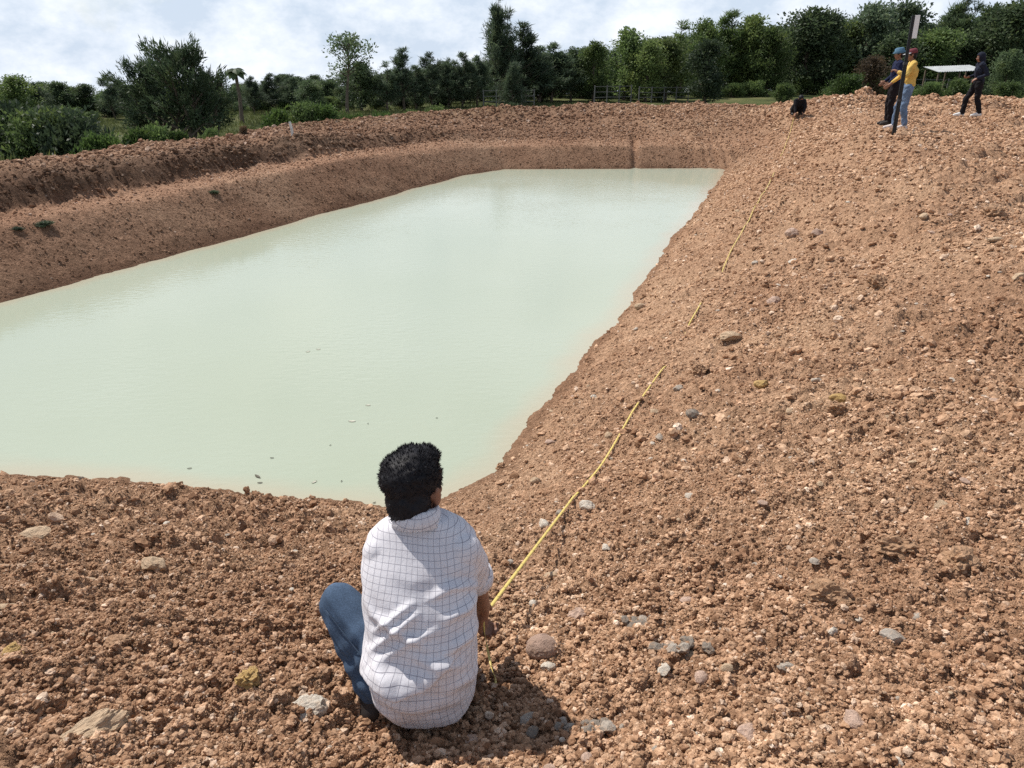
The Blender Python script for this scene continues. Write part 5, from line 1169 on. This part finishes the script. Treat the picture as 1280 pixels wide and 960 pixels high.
figure(pW, rad(78), standing(head=(0, 0.10, 1.55), chest=(0, 0.05, 1.22), shL=(-0.17, 0.05, 1.37), shR=(0.17, 0.05, 1.37), elL=(-0.24, -0.10, 1.12), wrL=(-0.20, 0.12, 1.02), elR=(0.22, 0.02, 1.10), wrR=(0.15, 0.22, 1.05),
                             knL=(-0.08, -0.03, 0.49), anL=(-0.08, -0.17, 0.10), toeL=(-0.09, 0.02, 0.045), knR=(0.09, 0.20, 0.49), anR=(0.09, 0.22, 0.09), toeR=(0.10, 0.41, 0.04)),
       dict(top=fabric('black_blue_hoodie', (0.016, 0.019, 0.032)), leg=fabric('black_jeans', (0.012, 0.011, 0.013)), shoe=fabric('bright_white_shoe', (0.72, 0.72, 0.70)), nod=0.2),
       'person in a dark hood and black trousers with white shoes walking left', hood=True)
figS = figure(pS, rad(183), dict(head=(0, 0.27, 0.55), chest=(0, 0.15, 0.40), pelvis=(0, -0.10, 0.22), shL=(-0.15, 0.20, 0.48), shR=(0.15, 0.20, 0.48), elL=(-0.17, 0.32, 0.28), elR=(0.17, 0.30, 0.28), wrL=(-0.10, 0.40, 0.10), wrR=(0.19, 0.40, 0.10),
                          hipL=(-0.08, -0.06, 0.20), hipR=(0.08, -0.06, 0.20), knL=(-0.15, 0.24, 0.33), knR=(0.17, 0.24, 0.33), anL=(-0.13, 0.02, 0.08), anR=(0.14, 0.02, 0.08), toeL=(-0.16, 0.19, 0.04), toeR=(0.18, 0.19, 0.04)),
       dict(top=fabric('black_shirt', (0.012, 0.011, 0.013)), leg=fabric('black_work_trousers', (0.013, 0.012, 0.014)), shoe=SHOE, nod=0.7),
       'person all in black squatting at the far end of the tape')
figS.scale = (0.88,) * 3
bpy.data.scenes.remove(tmp_scene)

# ---- staff held by the person in yellow
def staff():
    b = pix_ground(1117, 168); t = at_Y(1142, 19, b.y); H = t.z - b.z
    root = tag(empty('levelling_staff', (b.x, b.y, b.z)), 'tall black staff with a white plate at its top held upright', 'staff')
    BLK = simple_mat('black_staff', (0.012, 0.012, 0.013), 0.4, 0.2, 8); WHT = simple_mat('white_plate', (0.74, 0.75, 0.76), 0.5, 0.05, 5)
    dx = t.x - b.x
    bm = bmesh.new(); R = Matrix.Rotation(math.atan2(dx, H), 3, 'Y')
    bm_box(bm, R @ Vector((0, 0, H * 0.30)), (0.066, 0.045, H * 0.64), R); bmesh.ops.bevel(bm, geom=bm.edges[:], offset=0.008, segments=2, affect='EDGES'); lo = from_bm('lower_section', bm, BLK, root)
    bm = bmesh.new(); bm_box(bm, R @ Vector((0, 0, H * 0.80)), (0.054, 0.036, H * 0.40), R); bmesh.ops.bevel(bm, geom=bm.edges[:], offset=0.006, segments=2, affect='EDGES'); from_bm('upper_section', bm, BLK, root)
    bm = bmesh.new(); bm_box(bm, R @ Vector((0.072, -0.012, H - 0.19)), (0.090, 0.010, 0.38), R); bmesh.ops.bevel(bm, geom=bm.edges[:], offset=0.002, segments=1, affect='EDGES'); from_bm('white_plate', bm, WHT, root)
    for z in (H * 0.30, H * 0.61):
        bm = bmesh.new(); bm_box(bm, R @ Vector((0, 0, z)), (0.078, 0.056, 0.05), R); bmesh.ops.bevel(bm, geom=bm.edges[:], offset=0.006, segments=2, affect='EDGES'); from_bm('clamp', bm, simple_mat('clamp_grey', (0.05, 0.05, 0.055), 0.5), root)
staff()

# ---- measuring tape
def tape_material():
    m, nt, b, out = new_mat('yellow_tape'); a = N(nt, 'ShaderNodeAttribute', attribute_name='run').outputs['Fac']; ac = N(nt, 'ShaderNodeAttribute', attribute_name='across').outputs['Fac']
    def bars(p, w):
        d = N(nt, 'ShaderNodeMath', {0: a, 1: p}, operation='DIVIDE'); f = N(nt, 'ShaderNodeMath', {0: d.outputs[0]}, operation='FRACT'); return N(nt, 'ShaderNodeMath', {0: f.outputs[0], 1: w}, operation='LESS_THAN').outputs[0]
    half = N(nt, 'ShaderNodeMath', {0: ac, 1: 0.5}, operation='LESS_THAN').outputs[0]
    s = N(nt, 'ShaderNodeMath', {0: bars(0.01, 0.16), 1: half}, operation='MULTIPLY').outputs[0]; s2 = N(nt, 'ShaderNodeMath', {0: bars(0.10, 0.06), 1: s}, operation='MAXIMUM').outputs[0]
    c = mixc(nt, s2, (0.62, 0.47, 0.13), (0.25, 0.19, 0.06)); nt.links.new(c, b.inputs['Base Color']); b.inputs['Roughness'].default_value = 0.45; return m
TAPE = tape_material()
def ribbon(name, pts, width, sides, parent):
    V = []; F = []; run = []; acr = []; d = 0
    for i, p in enumerate(pts):
        if i: d += (pts[i] - pts[i - 1]).length
        s = sides[i].normalized() * width / 2; V += [p - s, p + s]; run += [d, d]; acr += [0, 1]
        if i: k = 2 * i; F.append((k - 2, k - 1, k + 1, k))
    me = mesh_from(name, V, F, TAPE, True)
    for nm_, val in (('run', run), ('across', acr)): at = me.attributes.new(nm_, 'FLOAT', 'POINT'); at.data.foreach_set('value', np.array(val, np.float32))
    o = link(bpy.data.objects.new(name, me), parent); md = o.modifiers.new('thick', 'SOLIDIFY'); md.thickness = 0.0012; return o
hand_w = MAN + WRR + Vector((-0.002, 0.035, -0.062))
TP = [(716, 626), (790, 520), (838, 448), (872, 392), (890, 360), (918, 308), (948, 255), (970, 212), (982, 182), (992, 150)]
ctrl = [hand_w] + [pix_ground(u, v) for u, v in TP]
path = []
for a, b in zip(ctrl, ctrl[1:]):
    n = max(4, int((b - a).length / 0.04)); path += [a.lerp(b, k / n) for k in range(n)]
path.append(ctrl[-1])
run_ = np.concatenate([[0], np.cumsum([math.hypot(q.x - p.x, q.y - p.y) for p, q in zip(path, path[1:])])])
gzs = height(np.array([p.x for p in path]), np.array([p.y for p in path]))[0] + 0.008; gzs[0] = hand_w.z; gzs[-1] += 0.05
hull = [0]                                                   # a taut tape touches only the high points of the ground
for i in range(1, len(path)):
    hull.append(i)
    while len(hull) > 2 and (gzs[hull[-2]] - gzs[hull[-3]]) * (run_[hull[-1]] - run_[hull[-3]]) <= (gzs[hull[-1]] - gzs[hull[-3]]) * (run_[hull[-2]] - run_[hull[-3]]): hull.pop(-2)
taut = np.interp(run_, run_[hull], gzs[hull])
r1 = math.hypot(ctrl[1].x - hand_w.x, ctrl[1].y - hand_w.y); kern = np.ones(15) / 15
smo = np.convolve(np.pad(gzs, 7, mode='edge'), kern, 'valid')
lin = hand_w.z + (float(np.interp(r1, run_, smo)) + 0.012 - hand_w.z) * np.clip(run_ / r1, 0, 1)
sag = np.where(run_ < r1, np.maximum(lin, smo + 0.004), np.minimum(taut, smo + 0.014 + 0.016 * sstep(3, 9, run_)))
dep = np.hypot([p.x for p in path], [p.y for p in path])
for (y0, y1) in ((6.35, 7.05), (7.9, 9.4), (17.5, 20)):      # stretches trodden into the loose soil
    sag -= 0.09 * sstep(y0 - 0.1, y0 + 0.1, dep) * sstep(y1 + 0.15, y1 - 0.15, dep)
for _ in range(4): sag[1:-1] = (sag[:-2] + 2 * sag[1:-1] + sag[2:]) / 4
fine = [Vector((p.x, p.y, float(z))) for p, z in zip(path, sag)]
tape = tag(empty('measuring_tape', hand_w), 'yellow measuring tape stretched up the right bank from the squatting man', 'tape measure')
sides = []
for i in range(len(fine)):
    d = (fine[min(i + 1, len(fine) - 1)] - fine[max(0, i - 1)]).normalized(); r = (fine[i] - hand_w).length
    tw = 0.10 * math.sin(r * 1.7) + 0.10; s = d.cross(Vector((0, 0, 1))).normalized(); s = Matrix.Rotation(tw, 3, d) @ s; sides.append(s)
ribbon('blade', [p - hand_w for p in fine], 0.014, sides, tape)
tail = [Vector((0, 0, 0)), Vector((0.005, -0.03, -0.05)), Vector((0.02, -0.10, -0.075)), Vector((0.035, -0.17, -0.08)), Vector((0.05, -0.23, -0.075)), Vector((0.052, -0.26, -0.07))]
tf = []
for a, b in zip(tail, tail[1:]):
    for k in range(6):
        p = a.lerp(b, k / 6); gz = ground_z(hand_w.x + p.x, hand_w.y + p.y) + 0.012 - hand_w.z; tf.append(Vector((p.x, p.y, max(p.z, gz))))
ribbon('loose_end', tf, 0.009, [Matrix.Rotation(i * 0.22, 3, 'Y') @ Vector((1, 0.2, 0.2)) for i in range(len(tf))], tape)

# ---- bits afloat and a dry stick
LEAFB = simple_mat('dead_leaf', (0.07, 0.06, 0.035), 0.6, 0.3, 30); LEAFP = simple_mat('pale_leaf', (0.55, 0.52, 0.42), 0.5, 0.2, 30)
def float_leaf(u, v, ln, turn, mat, label, group=None):
    p = at_z(u, v, WATER_Z); V = []; F = []
    for i in range(7):
        t = i / 6; w = 0.16 * math.sin(math.pi * min(1, t * 0.93 + 0.04)); V += [(ln * (t - 0.5), -ln * w, 0.006 + 0.05 * ln * (t - 0.5) ** 2), (ln * (t - 0.5), 0, 0.003), (ln * (t - 0.5), ln * w, 0.007 + 0.05 * ln * (t - 0.5) ** 2)]
        if i: k = 3 * i; F += [(k - 3, k, k + 1, k - 2), (k - 2, k + 1, k + 2, k - 1)]
    o = link(bpy.data.objects.new('floating_leaf', mesh_from('floating_leaf', V, F, mat, True))); o.location = (p.x, p.y, WATER_Z); o.rotation_euler = (0, 0, rad(turn)); tag(o, label, 'leaf', group)
float_leaf(322, 596, 0.075, -40, LEAFB, 'largest dark leaf floating on the milky water near the shore')
float_leaf(325, 604, 0.04, 10, LEAFB, 'small dark leaf floating just below the largest one')
for u, v, l, t in ((340, 573, .045, 5), (237, 586, .05, 15), (413, 557, .03, 60), (460, 530, .03, 80), (259, 625, .04, 20), (546, 523, .03, 10), (427, 602, .035, 80), (468, 629, .04, 40)):
    float_leaf(u, v, l * 0.7, t, LEAFB, 'tiny dark speck of leaf floating near the shore', 'tiny dark leaves afloat')
for u, v, l, t in ((440, 527, .07, 0), (385, 440, .05, 30), (398, 437, .05, 10), (460, 507, .05, 0), (395, 634, .06, 10), (393, 603, .05, 50)):
    float_leaf(u, v, l, t, LEAFP, 'tiny pale speck of leaf floating on the milky water', 'tiny pale leaves afloat')
bm = bmesh.new(); pp = [pix_ground(u, v) + Vector((0, 0, h)) for u, v, h in ((-6, 700, .02), (16, 703, .025), (38, 706, .02), (56, 705, .015))]
o0 = pp[0]; bm_tube(bm, [p - o0 for p in pp], [0.010, 0.009, 0.007, 0.004], 7); q = pix_ground(60, 685) + Vector((0, 0, 0.05)); bm_tube(bm, [pp[2] - o0, q - o0], [0.005, 0.002], 6)
st = from_bm('dry_stick', bm, simple_mat('dry_wood', (0.30, 0.20, 0.13), 0.9, 0.3, 30)); st.location = o0; tag(st, 'thin dry stick lying on the near bank at the left edge', 'stick')
